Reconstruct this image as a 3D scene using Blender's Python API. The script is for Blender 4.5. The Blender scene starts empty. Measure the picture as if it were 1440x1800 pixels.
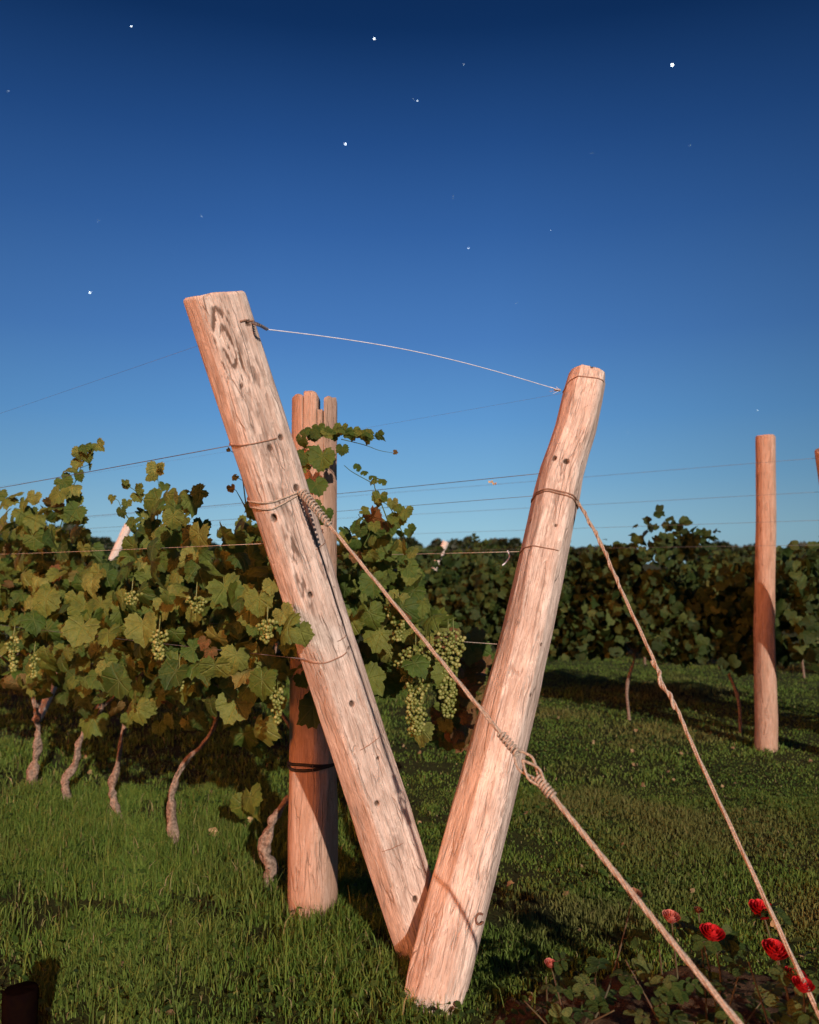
import bpy, math, random
import numpy as np
from mathutils import Vector, Matrix

random.seed(7)
rng = np.random.default_rng(11)
R = math.radians
sc = bpy.context.scene
col = sc.collection

# ------------------------------------------------------------------ camera
CAM = np.array([0.0, 0.0, 1.4])
FPX = 1440.0
TH = math.atan(90 / FPX)
cd = bpy.data.cameras.new("camera")
cd.sensor_fit = 'HORIZONTAL'
cd.sensor_width = 36.0
cd.lens = 36.0
cd.clip_start = 0.05
cd.clip_end = 4000
cd.dof.use_dof = True
cd.dof.focus_distance = 2.75
cd.dof.aperture_fstop = 4.0
cam = bpy.data.objects.new("camera", cd)
col.objects.link(cam)
cam.location = CAM
cam.rotation_euler = (R(90) + TH, 0, 0)
sc.camera = cam

# ------------------------------------------------------------------ light
AZ, EL = R(18.0), R(19.5)          # light stands behind the viewer, to the right
LD = Vector((math.sin(AZ) * math.cos(EL), -math.cos(AZ) * math.cos(EL), math.sin(EL)))
sun = bpy.data.lights.new("sun", 'SUN')
sun.energy = 4.5
sun.angle = R(0.6)
sun.color = (1.0, 0.82, 0.72)
so = bpy.data.objects.new("sun", sun)
col.objects.link(so)
so.rotation_euler = LD.to_track_quat('Z', 'Y').to_euler()

w = bpy.data.worlds.new("World")
sc.world = w
w.use_nodes = True
nt = w.node_tree
nt.nodes.clear()
def N(t, **k):
    n = nt.nodes.new(t)
    for a, b in k.items():
        setattr(n, a, b)
    return n
def Lk(a, b):
    nt.links.new(a, b)
def math_node(op, a=None, b=None):
    n = N('ShaderNodeMath', operation=op)
    for i, v in enumerate((a, b)):
        if v is None: continue
        if isinstance(v, (int, float)): n.inputs[i].default_value = v
        else: Lk(v, n.inputs[i])
    return n.outputs[0]
def ramp_node(fac, stops, interp='LINEAR'):
    r = N('ShaderNodeValToRGB')
    cr = r.color_ramp
    cr.interpolation = interp
    while len(cr.elements) < len(stops): cr.elements.new(0.5)
    for e, (p, c) in zip(cr.elements, stops):
        e.position = p
        e.color = (c[0], c[1], c[2], 1) if not isinstance(c, (int, float)) else (c, c, c, 1)
    Lk(fac, r.inputs[0])
    return r.outputs[0]
def srgb(r, g, b):
    f = lambda c: (c / 255 / 12.92) if c / 255 <= 0.04045 else ((c / 255 + 0.055) / 1.055) ** 2.4
    return (f(r), f(g), f(b))
tc = N('ShaderNodeTexCoord')
nrm = N('ShaderNodeVectorMath', operation='NORMALIZE')
Lk(tc.outputs['Generated'], nrm.inputs[0])
sp = N('ShaderNodeSeparateXYZ')
Lk(nrm.outputs[0], sp.inputs[0])
elev = math_node('DIVIDE', math_node('ARCSINE', sp.outputs[2]), math.pi / 2)   # 0 horizon .. 1 zenith
skyc = ramp_node(elev, [
    (0.0, srgb(160, 196, 210)), (0.025, srgb(150, 195, 216)), (0.065, srgb(120, 174, 214)),
    (0.11, srgb(96, 153, 208)), (0.17, srgb(74, 125, 189)), (0.25, srgb(51, 97, 161)),
    (0.31, srgb(35, 76, 135)), (0.38, srgb(15, 48, 95)), (0.5, srgb(5, 18, 48)), (1.0, srgb(3, 9, 28))])
# lens vignette put into the sky colour, strongest towards the right of the view
azr = ramp_node(math_node('ADD', math_node('MULTIPLY', sp.outputs[0], 0.5), 0.5), [(0.0, 0.75), (0.28, 0.84), (0.42, 1.0), (0.55, 0.98), (0.65, 0.82), (0.75, 0.62), (1.0, 0.5)])
mul = N('ShaderNodeMix', data_type='RGBA', blend_type='MULTIPLY')
mul.inputs[0].default_value = 1.0
Lk(skyc, mul.inputs[6]); Lk(azr, mul.inputs[7])
# orange patch added to the sky for an unseen lamp behind the viewer's left
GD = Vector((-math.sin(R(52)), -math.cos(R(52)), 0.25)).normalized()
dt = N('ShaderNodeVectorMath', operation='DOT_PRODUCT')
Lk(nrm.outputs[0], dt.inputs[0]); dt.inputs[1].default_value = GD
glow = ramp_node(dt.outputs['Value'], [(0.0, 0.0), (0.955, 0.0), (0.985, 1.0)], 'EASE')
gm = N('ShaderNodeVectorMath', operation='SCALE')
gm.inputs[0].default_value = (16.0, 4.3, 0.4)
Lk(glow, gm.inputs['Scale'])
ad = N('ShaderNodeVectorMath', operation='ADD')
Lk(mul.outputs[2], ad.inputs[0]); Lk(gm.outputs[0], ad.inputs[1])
bg = N('ShaderNodeBackground')
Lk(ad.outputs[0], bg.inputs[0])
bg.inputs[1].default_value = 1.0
wo = N('ShaderNodeOutputWorld')
Lk(bg.outputs[0], wo.inputs[0])
w.cycles.sampling_method = 'MANUAL'
w.cycles.sample_map_resolution = 1024

sc.view_settings.view_transform = 'Standard'
sc.view_settings.look = 'None'
sc.view_settings.exposure = 0
sc.view_settings.gamma = 1
sc.cycles.max_bounces = 6
sc.cycles.transparent_max_bounces = 8

# ------------------------------------------------------------------ projection helpers
RT = np.array([1.0, 0, 0]); FW = np.array([0, math.cos(TH), math.sin(TH)]); UP = np.array([0, -math.sin(TH), math.cos(TH)])
def ray(px, py):
    return (px - 720) / FPX * RT - (py - 900) / FPX * UP + FW
def at(px, py, Y):
    d = ray(px, py)
    return CAM + d * (Y / d[1])
def gr(px, py, z=0.0):
    d = ray(px, py)
    return CAM + d * ((z - CAM[2]) / d[2])
def proj(P):
    P = np.atleast_2d(P) - CAM
    f = P @ FW
    return np.stack([720 + FPX * (P @ RT) / f, 900 - FPX * (P @ UP) / f], 1)
def inpoly(p, poly):
    x, y = p[:, 0], p[:, 1]
    ins = np.zeros(len(p), bool)
    n = len(poly)
    for i in range(n):
        x1, y1 = poly[i]; x2, y2 = poly[(i + 1) % n]
        c = ((y1 > y) != (y2 > y)) & (x < (x2 - x1) * (y - y1) / (y2 - y1 + 1e-9) + x1)
        ins ^= c
    return ins

# ------------------------------------------------------------------ noise
def vnoise(p, seed=0):
    p = np.asarray(p, float)
    i = np.floor(p).astype(np.int64)
    f = p - i
    f = f * f * (3 - 2 * f)
    def h(a, b, c):
        n = (a * 374761393 + b * 668265263 + c * 2147483647 + seed * 144665) & 0xffffffff
        n = ((n ^ (n >> 13)) * 1274126177) & 0xffffffff
        n = (n ^ (n >> 16)) & 0xffffffff
        return n / 4294967295.0
    x, y, z = i[..., 0], i[..., 1], i[..., 2]
    fx, fy, fz = f[..., 0], f[..., 1], f[..., 2]
    r = 0
    for dx in (0, 1):
        for dy in (0, 1):
            for dz in (0, 1):
                r = r + h(x + dx, y + dy, z + dz) * (fx if dx else 1 - fx) * (fy if dy else 1 - fy) * (fz if dz else 1 - fz)
    return r * 2 - 1
def fbm(p, seed=0, o=3):
    p = np.asarray(p, float)
    s, a = 0, 1.0
    for k in range(o):
        s = s + a * vnoise(p * 2 ** k, seed + k * 17)
        a *= 0.5
    return s

# ------------------------------------------------------------------ mesh helpers
def link(o, parent=None):
    col.objects.link(o)
    if parent is not None: o.parent = parent
    return o
def empty(name, loc, label=None, cat=None, group=None):
    o = bpy.data.objects.new(name, None)
    o.empty_display_size = 0.1
    o.location = [float(v) for v in loc]
    link(o)
    tag(o, label, cat, group)
    return o
def tag(o, label=None, cat=None, group=None, kind=None):
    if label: o["label"] = label
    if cat: o["category"] = cat
    if group: o["group"] = group
    if kind: o["kind"] = kind
    return o
def mesh(name, V, F, mat, parent=None, smooth=True, attrs=None, loc=None):
    """V in world coordinates; F a list of index arrays (n x k). Stored relative to the parent or loc."""
    V = np.asarray(V, float).reshape(-1, 3)
    base = np.zeros(3)
    if parent is not None: base = np.array(parent.location)
    elif loc is not None: base = np.array(loc, float)
    me = bpy.data.meshes.new(name)
    if not isinstance(F, list): F = [F]
    F = [np.asarray(f, np.int32) for f in F if len(f)]
    nl = sum(f.size for f in F); nf = sum(len(f) for f in F)
    me.vertices.add(len(V)); me.vertices.foreach_set('co', (V - base).astype(np.float32).ravel())
    me.loops.add(nl); me.loops.foreach_set('vertex_index', np.concatenate([f.ravel() for f in F]))
    tot = np.concatenate([np.full(len(f), f.shape[1], np.int32) for f in F])
    st = np.concatenate([[0], np.cumsum(tot)[:-1]]).astype(np.int32)
    me.polygons.add(nf)
    me.polygons.foreach_set('loop_start', st)
    if smooth: me.polygons.foreach_set('use_smooth', np.ones(nf, bool))
    me.update(calc_edges=True)
    me.validate()
    for k, v in (attrs or {}).items():
        v = np.asarray(v, np.float32)
        if v.ndim == 1:
            a = me.attributes.new(k, 'FLOAT', 'POINT'); a.data.foreach_set('value', v)
        else:
            a = me.attributes.new(k, 'FLOAT_VECTOR', 'POINT'); a.data.foreach_set('vector', v.ravel())
    me.materials.append(mat)
    o = bpy.data.objects.new(name, me)
    if parent is None and loc is not None: o.location = [float(v) for v in loc]
    return link(o, parent)
class Acc:
    def __init__(s): s.V = []; s.F = {}; s.n = 0; s.A = {}
    def add(s, V, F, **A):
        V = np.asarray(V, float).reshape(-1, 3)
        for f in (F if isinstance(F, list) else [F]):
            f = np.asarray(f)
            if len(f): s.F.setdefault(f.shape[1], []).append(f + s.n)
        s.V.append(V); s.n += len(V)
        for k, v in A.items(): s.A.setdefault(k, []).append(v)
        return s
    def build(s, name, mat, parent=None, smooth=True, loc=None):
        if not s.V: return None
        at_ = {k: np.concatenate(v) for k, v in s.A.items()}
        return mesh(name, np.concatenate(s.V), [np.concatenate(v) for v in s.F.values()], mat, parent, smooth, at_, loc)
def grid_faces(nr, nc, wrap=True):
    i = np.arange(nr - 1)[:, None]; j = np.arange(nc if wrap else nc - 1)[None, :]
    a = i * nc + j; b = i * nc + (j + 1) % nc
    return np.stack([a, b, b + nc, a + nc], -1).reshape(-1, 4)
def sweep(P, r, sides=8, caps=True, wob=0, seed=0):
    P = np.asarray(P, float); n = len(P)
    r = np.full(n, r) if np.isscalar(r) else np.asarray(r, float)
    T = np.gradient(P, axis=0); T /= np.linalg.norm(T, axis=1)[:, None] + 1e-12
    ref = np.array([0, 0, 1.0]) if abs(T[0][2]) < 0.9 else np.array([1.0, 0, 0])
    U = np.cross(T[0], ref); U /= np.linalg.norm(U)
    rows = []
    a = np.arange(sides) / sides * 2 * np.pi
    for i in range(n):
        U = U - T[i] * (U @ T[i]); U /= np.linalg.norm(U) + 1e-12
        W = np.cross(T[i], U)
        rr = r[i] * (1 + (wob * vnoise(np.stack([np.cos(a) * 1.5, np.sin(a) * 1.5, np.full(sides, i * 0.35)], 1), seed) if wob else 0))
        rows.append(P[i] + (np.cos(a) * rr)[:, None] * U + (np.sin(a) * rr)[:, None] * W)
    V = np.concatenate(rows)
    F = [grid_faces(n, sides)]
    if caps:
        V = np.concatenate([V, P[:1], P[-1:]])
        j = np.arange(sides); k = (j + 1) % sides
        F.append(np.stack([k, j, np.full(sides, n * sides)], 1))
        F.append(np.stack([j + (n - 1) * sides, k + (n - 1) * sides, np.full(sides, n * sides + 1)], 1))
    return V, F
def resample(P, n):
    """smooth (Catmull-Rom) resample of control points"""
    P = np.asarray(P, float)
    if len(P) == 2: return P[0] + (P[1] - P[0]) * np.linspace(0, 1, n)[:, None]
    Q = np.concatenate([[2 * P[0] - P[1]], P, [2 * P[-1] - P[-2]]])
    t = np.linspace(0, len(P) - 1 - 1e-9, n); i = t.astype(int); f = (t - i)[:, None]
    a, b, c, d = Q[i], Q[i + 1], Q[i + 2], Q[i + 3]
    return 0.5 * (2 * b + (c - a) * f + (2 * a - 5 * b + 4 * c - d) * f ** 2 + (3 * b - a - 3 * c + d) * f ** 3)
def helix(P, Rr, turns, ph=0, n=None):
    """points winding around path P"""
    P = np.asarray(P, float)
    n = n or int(turns * 14) + 2
    Q = resample(P, n)
    T = np.gradient(Q, axis=0); T /= np.linalg.norm(T, axis=1)[:, None]
    ref = np.array([0, 0, 1.0]) if abs(T[0][2]) < .9 else np.array([1.0, 0, 0])
    U = np.cross(T, ref); U /= np.linalg.norm(U, axis=1)[:, None]
    W = np.cross(T, U)
    a = np.linspace(0, turns * 2 * np.pi, n) + ph
    Rr = np.broadcast_to(Rr, (n,))
    return Q + (np.cos(a) * Rr)[:, None] * U + (np.sin(a) * Rr)[:, None] * W

# ------------------------------------------------------------------ materials
def newmat(name):
    global nt
    m = bpy.data.materials.new(name)
    m.use_nodes = True
    nt = m.node_tree
    nt.nodes.clear()
    return m
def attr(name):
    n = N('ShaderNodeAttribute'); n.attribute_name = name; return n
def mixc(f, a, b, mode='MIX'):
    n = N('ShaderNodeMix', data_type='RGBA', blend_type=mode)
    for i, v in ((0, f), (6, a), (7, b)):
        if isinstance(v, (int, float)): n.inputs[i].default_value = v
        elif isinstance(v, tuple): n.inputs[i].default_value = (*v[:3], 1)
        else: Lk(v, n.inputs[i])
    return n.outputs[2]
def noise(vec, scale, detail=4, rough=0.55, dist=0.0):
    n = N('ShaderNodeTexNoise')
    n.inputs['Scale'].default_value = scale; n.inputs['Detail'].default_value = detail
    n.inputs['Roughness'].default_value = rough; n.inputs['Distortion'].default_value = dist
    if vec is not None: Lk(vec, n.inputs['Vector'])
    return n.outputs[0]
def mapping(vec, s, l=(0, 0, 0)):
    n = N('ShaderNodeMapping'); n.inputs['Scale'].default_value = s; n.inputs['Location'].default_value = l
    Lk(vec, n.inputs[0]); return n.outputs[0]
def principled(colr, rough=0.8, bump=None, bstr=0.5, bdist=0.002, spec=0.3, trans=None, metal=0.0):
    b = N('ShaderNodeBsdfPrincipled')
    if isinstance(colr, tuple): b.inputs['Base Color'].default_value = (*colr, 1)
    else: Lk(colr, b.inputs['Base Color'])
    if isinstance(rough, (int, float)): b.inputs['Roughness'].default_value = rough
    else: Lk(rough, b.inputs['Roughness'])
    b.inputs['Specular IOR Level'].default_value = spec
    b.inputs['Metallic'].default_value = metal
    if bump is not None:
        bn = N('ShaderNodeBump'); bn.inputs['Strength'].default_value = bstr; bn.inputs['Distance'].default_value = bdist
        Lk(bump, bn.inputs['Height']); Lk(bn.outputs[0], b.inputs['Normal'])
    out = N('ShaderNodeOutputMaterial')
    if trans is not None:
        t = N('ShaderNodeBsdfTranslucent'); Lk(trans, t.inputs[0])
        mx = N('ShaderNodeMixShader'); mx.inputs[0].default_value = 0.3
        Lk(b.outputs[0], mx.inputs[1]); Lk(t.outputs[0], mx.inputs[2]); Lk(mx.outputs[0], out.inputs[0])
    else:
        Lk(b.outputs[0], out.inputs[0])
    return b

def wood_mat(name, light, mid, dark, stain_col):
    m = newmat(name)
    wc = attr('wc').outputs['Vector']
    grain = noise(mapping(wc, (1, 1, 0.10)), 70, 6, 0.65, 0.6)
    fine = noise(mapping(wc, (1, 1, 0.05)), 260, 4, 0.6)
    patch = noise(mapping(wc, (1, 1, 0.30)), 14, 5, 0.62, 0.8)
    blot = noise(mapping(wc, (1, 1, 0.45), (3, 1, 7)), 30, 8, 0.75, 1.0)
    c = mixc(ramp_node(patch, [(0.38, 0.0), (0.60, 1.0)]), light, mid)
    c = mixc(ramp_node(grain, [(0.52, 0.0), (0.68, 0.6)]), c, dark)
    c = mixc(ramp_node(blot, [(0.52, 0.0), (0.57, 0.75)]), c, mid)
    flake = noise(mapping(wc, (1, 1, 0.22), (9, 2, 1)), 55, 8, 0.78, 1.2)
    c = mixc(ramp_node(flake, [(0.57, 0.0), (0.62, 0.6)]), c, tuple(min(.85, v * 1.25) for v in light))
    c = mixc(ramp_node(noise(mapping(wc, (1, 1, 0.5), (4, 4, 4)), 120, 3, 0.7), [(0.64, 0.0), (0.70, 0.7)]), c, dark)
    c = mixc(ramp_node(fine, [(0.38, 0.5), (0.52, 0.0)]), c, dark)
    vo = N('ShaderNodeTexVoronoi', feature='DISTANCE_TO_EDGE'); vo.inputs['Scale'].default_value = 34
    wv = N('ShaderNodeMix', data_type='VECTOR'); wv.inputs[0].default_value = 0.035
    nv = N('ShaderNodeTexNoise'); nv.inputs['Scale'].default_value = 22; Lk(mapping(wc, (1, 1, 0.3)), nv.inputs['Vector'])
    Lk(mapping(wc, (1, 1, 0.045)), wv.inputs[4]); Lk(nv.outputs['Color'], wv.inputs[5])
    Lk(wv.outputs[1], vo.inputs['Vector'])
    crk = ramp_node(vo.outputs['Distance'], [(0.0, 1.0), (0.018, 0.8), (0.045, 0.0)])
    crk = math_node('MULTIPLY', crk, ramp_node(noise(mapping(wc, (1, 1, 0.4), (5, 5, 5)), 16, 3), [(0.46, 0.0), (0.58, 0.85)]))
    c = mixc(math_node('MULTIPLY', crk, 0.45), c, dark)
    st = attr('stain').outputs['Fac']
    c = mixc(st, c, stain_col)
    hgt = math_node('ADD', math_node('MULTIPLY', grain, 1.0), math_node('MULTIPLY', fine, 0.35))
    hgt = math_node('SUBTRACT', hgt, math_node('MULTIPLY', st, 0.5))
    hgt = math_node('SUBTRACT', hgt, math_node('MULTIPLY', crk, 0.9))
    hgt = math_node('ADD', hgt, math_node('MULTIPLY', blot, 0.8))
    principled(c, 0.85, hgt, 1.0, 0.005, 0.2)
    return m
M = {}
M['wood'] = wood_mat('weathered_wood', (0.76, 0.63, 0.53), (0.51, 0.40, 0.325), (0.24, 0.165, 0.12), (0.13, 0.08, 0.055))
M['wood_red'] = wood_mat('red_brown_wood', (0.49, 0.34, 0.255), (0.40, 0.26, 0.18), (0.27, 0.165, 0.11), (0.05, 0.03, 0.02))
M['wood_pale'] = wood_mat('pale_grey_wood', (0.66, 0.60, 0.53), (0.55, 0.5, 0.44), (0.4, 0.34, 0.3), (0.2, 0.15, 0.1))
M['wood_dark'] = wood_mat('dark_wood', (0.006, 0.003, 0.002), (0.005, 0.003, 0.002), (0.004, 0.002, 0.002), (0.004, 0.002, 0.002))

def flat_mat(name, c1, c2, scale=80, rough=0.7, metal=0.0, bstr=0.3, spec=0.3):
    m = newmat(name)
    t = N('ShaderNodeTexCoord')
    n = noise(t.outputs['Object'], scale, 4)
    principled(mixc(ramp_node(n, [(0.35, 0.0), (0.65, 1.0)]), c1, c2), rough, n, bstr, 0.001, spec, None, metal)
    return m
M['guy'] = flat_mat('weathered_galvanised_strand', (0.44, 0.38, 0.30), (0.24, 0.185, 0.14), 210, 0.6, 0.0)
M['rustwire'] = flat_mat('rusty_wire', (0.20, 0.11, 0.07), (0.30, 0.18, 0.12), 120, 0.7)
M['wire'] = flat_mat('dull_steel_wire', (0.10, 0.095, 0.10), (0.16, 0.15, 0.15), 60, 0.55, 0.3)
M['paletwine'] = flat_mat('pale_twine', (0.78, 0.80, 0.86), (0.6, 0.62, 0.68), 60, 0.6)
M['darkiron'] = flat_mat('rusted_iron', (0.10, 0.05, 0.035), (0.16, 0.09, 0.06), 120, 0.7)
M['near_black'] = flat_mat('near_black_matte', (0.004, 0.002, 0.002), (0.006, 0.003, 0.002), 40, 1.0, 0, .3, 0.0)
M['band'] = flat_mat('black_band', (0.01, 0.008, 0.007), (0.02, 0.015, 0.012), 60, 0.6)
M['bark'] = flat_mat('vine_bark', (0.28, 0.21, 0.155), (0.10, 0.07, 0.05), 85, 0.9, 0, 1.0)
M['cane'] = flat_mat('green_brown_cane', (0.07, 0.07, 0.03), (0.06, 0.035, 0.02), 40, 0.7)
M['tree_bark'] = flat_mat('tree_bark', (0.07, 0.05, 0.035), (0.04, 0.03, 0.02), 5, 0.9)
M['deadleaf'] = flat_mat('dry_leaf', (0.55, 0.40, 0.20), (0.40, 0.24, 0.12), 30, 0.8)

M['litter'] = flat_mat('old_leaf', (0.30, 0.22, 0.11), (0.16, 0.10, 0.05), 30, 0.8)
def leaf_mat(name, stops, vein, tr, veins=True, spec=0.25):
    m = newmat(name)
    a = attr('lp').outputs['Vector']
    s = N('ShaderNodeSeparateXYZ'); Lk(a, s.inputs[0])
    x, y, rnd = s.outputs
    c = ramp_node(rnd, stops)
    # blotches inside one leaf
    bl = noise(a, 2.6, 6, 0.7)
    c = mixc(ramp_node(bl, [(0.42, 0.0), (0.68, 0.6)]), c, tuple(v * 0.6 for v in stops[0][1]))
    if veins: c = mixc(ramp_node(noise(mapping(a, (1, 1, 9)), 5, 5, 0.7), [(0.70, 0.0), (0.74, 0.7)]), c, (0.14, 0.07, 0.025))
    h = bl
    if veins:
        ang = math_node('ABSOLUTE', math_node('ARCTAN2', x, y))
        r = math_node('SQRT', math_node('ADD', math_node('MULTIPLY', x, x), math_node('MULTIPLY', y, y)))
        fr = math_node('PINGPONG', ang, R(27.0))
        d = math_node('MULTIPLY', fr, r)
        v = ramp_node(d, [(0.0, 1.0), (0.014, 0.5), (0.03, 0.0)])
        c = mixc(math_node('MULTIPLY', v, 0.22), c, vein)
        h = math_node('ADD', math_node('MULTIPLY', bl, 0.6), math_node('MULTIPLY', v, 0.25))
    t = mixc(0.5, c, tr)
    h = math_node('ADD', h, math_node('MULTIPLY', noise(a, 9, 4, 0.65), 0.7))
    principled(c, 0.46, h, 0.9, 0.012, spec, t)
    return m
M['leaf'] = leaf_mat('vine_leaf', [(0.0, (0.030, 0.060, 0.012)), (0.35, (0.078, 0.132, 0.020)), (0.62, (0.162, 0.190, 0.034)),
                                   (0.86, (0.26, 0.275, 0.065)), (0.93, (0.20, 0.13, 0.04)), (1.0, (0.23, 0.09, 0.04))],
                     (0.30, 0.30, 0.10), (0.20, 0.26, 0.03))
M['leaf_far'] = leaf_mat('vine_leaf_far_dimmed', [(0.0, (0.022, 0.044, 0.010)), (0.5, (0.056, 0.094, 0.020)), (0.85, (0.125, 0.16, 0.042)),  # darker leaf colour stands in for the lamp's falloff on farther rows
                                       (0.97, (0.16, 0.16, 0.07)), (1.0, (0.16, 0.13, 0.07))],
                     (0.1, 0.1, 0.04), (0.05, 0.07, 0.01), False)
M['tree_leaf'] = leaf_mat('tree_leaf', [(0.0, (0.012, 0.022, 0.008)), (1.0, (0.035, 0.050, 0.018))], (0.1, 0.1, 0.05), (0.04, 0.05, 0.01), False)
M['rose_leaf'] = leaf_mat('rose_leaf', [(0.0, (0.03, 0.065, 0.012)), (0.7, (0.08, 0.13, 0.025)), (1.0, (0.17, 0.20, 0.06))],
                          (0.2, 0.2, 0.08), (0.12, 0.18, 0.03), False)
M['weed_leaf'] = leaf_mat('weed_leaf', [(0.0, (0.035, 0.085, 0.014)), (0.7, (0.07, 0.13, 0.022)), (0.95, (0.13, 0.17, 0.04)), (1.0, (0.25, 0.22, 0.10))],
                          (0.2, 0.2, 0.08), (0.10, 0.18, 0.02), False)
def berry_mat():
    m = newmat('green_grape')
    a = attr('lp').outputs['Vector']
    s = N('ShaderNodeSeparateXYZ'); Lk(a, s.inputs[0])
    c = ramp_node(s.outputs[2], [(0, (0.16, 0.19, 0.035)), (0.6, (0.27, 0.29, 0.07)), (1, (0.42, 0.40, 0.13))])
    t = N('ShaderNodeTexCoord')
    b = principled(c, 0.38, noise(t.outputs['Object'], 300), 0.1, 0.001, 0.5, c)
    return m
M['berry'] = berry_mat()
def petal_mat(name, c1, c2):
    m = newmat(name)
    a = attr('lp').outputs['Vector']
    s = N('ShaderNodeSeparateXYZ'); Lk(a, s.inputs[0])
    c = ramp_node(s.outputs[2], [(0, c1), (1, c2)])
    principled(c, 0.6, noise(a, 6), 0.3, 0.001, 0.2, c)
    return m
M['petal'] = petal_mat('red_petal', (0.38, 0.008, 0.014), (0.68, 0.03, 0.035))
M['petal_pink'] = petal_mat('pink_petal', (0.42, 0.10, 0.08), (0.70, 0.28, 0.22))
M['petal_dry'] = petal_mat('withered_petal', (0.22, 0.11, 0.06), (0.38, 0.20, 0.12))

def grass_mat():
    m = newmat('grass_blades')
    a = attr('gc').outputs['Vector']
    s = N('ShaderNodeSeparateXYZ'); Lk(a, s.inputs[0])
    c = ramp_node(s.outputs[0], [(0, (0.058, 0.115, 0.018)), (0.5, (0.115, 0.200, 0.032)), (0.85, (0.185, 0.245, 0.052)), (0.95, (0.22, 0.20, 0.08)), (1, (0.34, 0.28, 0.15))])
    c = mixc(s.outputs[2], c, (0.18, 0.155, 0.055))
    principled(c, 0.6, noise(a, 10), 0.1, 0.001, 0.15, c)
    return m
M['grass'] = grass_mat()
def ground_mat():
    m = newmat('lawn_soil')
    g = N('ShaderNodeNewGeometry').outputs['Position']
    n1 = noise(g, 0.8, 4); n2 = noise(g, 14, 6, 0.7); n3 = noise(g, 90, 4, 0.7)
    c = mixc(ramp_node(n2, [(0.35, 0.0), (0.65, 1.0)]), (0.034, 0.046, 0.012), (0.070, 0.092, 0.022))
    c = mixc(ramp_node(n1, [(0.45, 0.0), (0.62, 0.6)]), c, (0.055, 0.048, 0.020))
    c = mixc(ramp_node(n3, [(0.4, 0.5), (0.6, 0.0)]), c, (0.012, 0.010, 0.006))
    principled(c, 0.95, math_node('ADD', n2, n3), 1.0, 0.02, 0.1)
    return m
M['ground'] = ground_mat()
def soil_mat():
    m = newmat('bare_soil')
    g = N('ShaderNodeNewGeometry').outputs['Position']
    n2 = noise(g, 22, 6, 0.7); n3 = noise(g, 130, 4, 0.7)
    c = mixc(ramp_node(n2, [(0.35, 0.0), (0.65, 1.0)]), (0.065, 0.040, 0.024), (0.13, 0.082, 0.045))
    c = mixc(ramp_node(n3, [(0.4, 0.6), (0.6, 0.0)]), c, (0.04, 0.025, 0.015))
    principled(c, 0.95, math_node('ADD', n2, n3), 1.0, 0.012, 0.1)
    return m
M['soil'] = soil_mat()
def star_mat():
    m = newmat('star_light')
    e = N('ShaderNodeEmission'); e.inputs[0].default_value = (0.85, 0.95, 1, 1); e.inputs[1].default_value = 9.0
    o = N('ShaderNodeOutputMaterial'); Lk(e.outputs[0], o.inputs[0])
    return m
M['star'] = star_mat()

# ------------------------------------------------------------------ ground
def zg(x, y):
    """gentle bumps of the lawn"""
    p = np.stack([np.asarray(x, float) * 1.3, np.asarray(y, float) * 1.3, np.zeros_like(np.asarray(x, float))], -1)
    return 0.018 * vnoise(p, 3)
def axis_pts(lo, hi, step, far):
    mid = np.arange(lo, hi + 1e-6, step)
    e = np.array([1.5, 4, 10, 30, 90, 300, far])
    return np.concatenate([lo - e[::-1], mid, hi + e])
gx = axis_pts(-8, 9, 0.12, 1800); gy = axis_pts(0.4, 16, 0.12, 2500)
GX, GY = np.meshgrid(gx, gy)
inside = (np.abs(GX) < 9.5) & (GY > -1) & (GY < 17)
GZ = np.where(inside, zg(GX, GY), 0.0)
mesh('ground', np.stack([GX, GY, GZ], -1).reshape(-1, 3), grid_faces(len(gy), len(gx), False), M['ground'])["kind"] = "structure"

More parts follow.
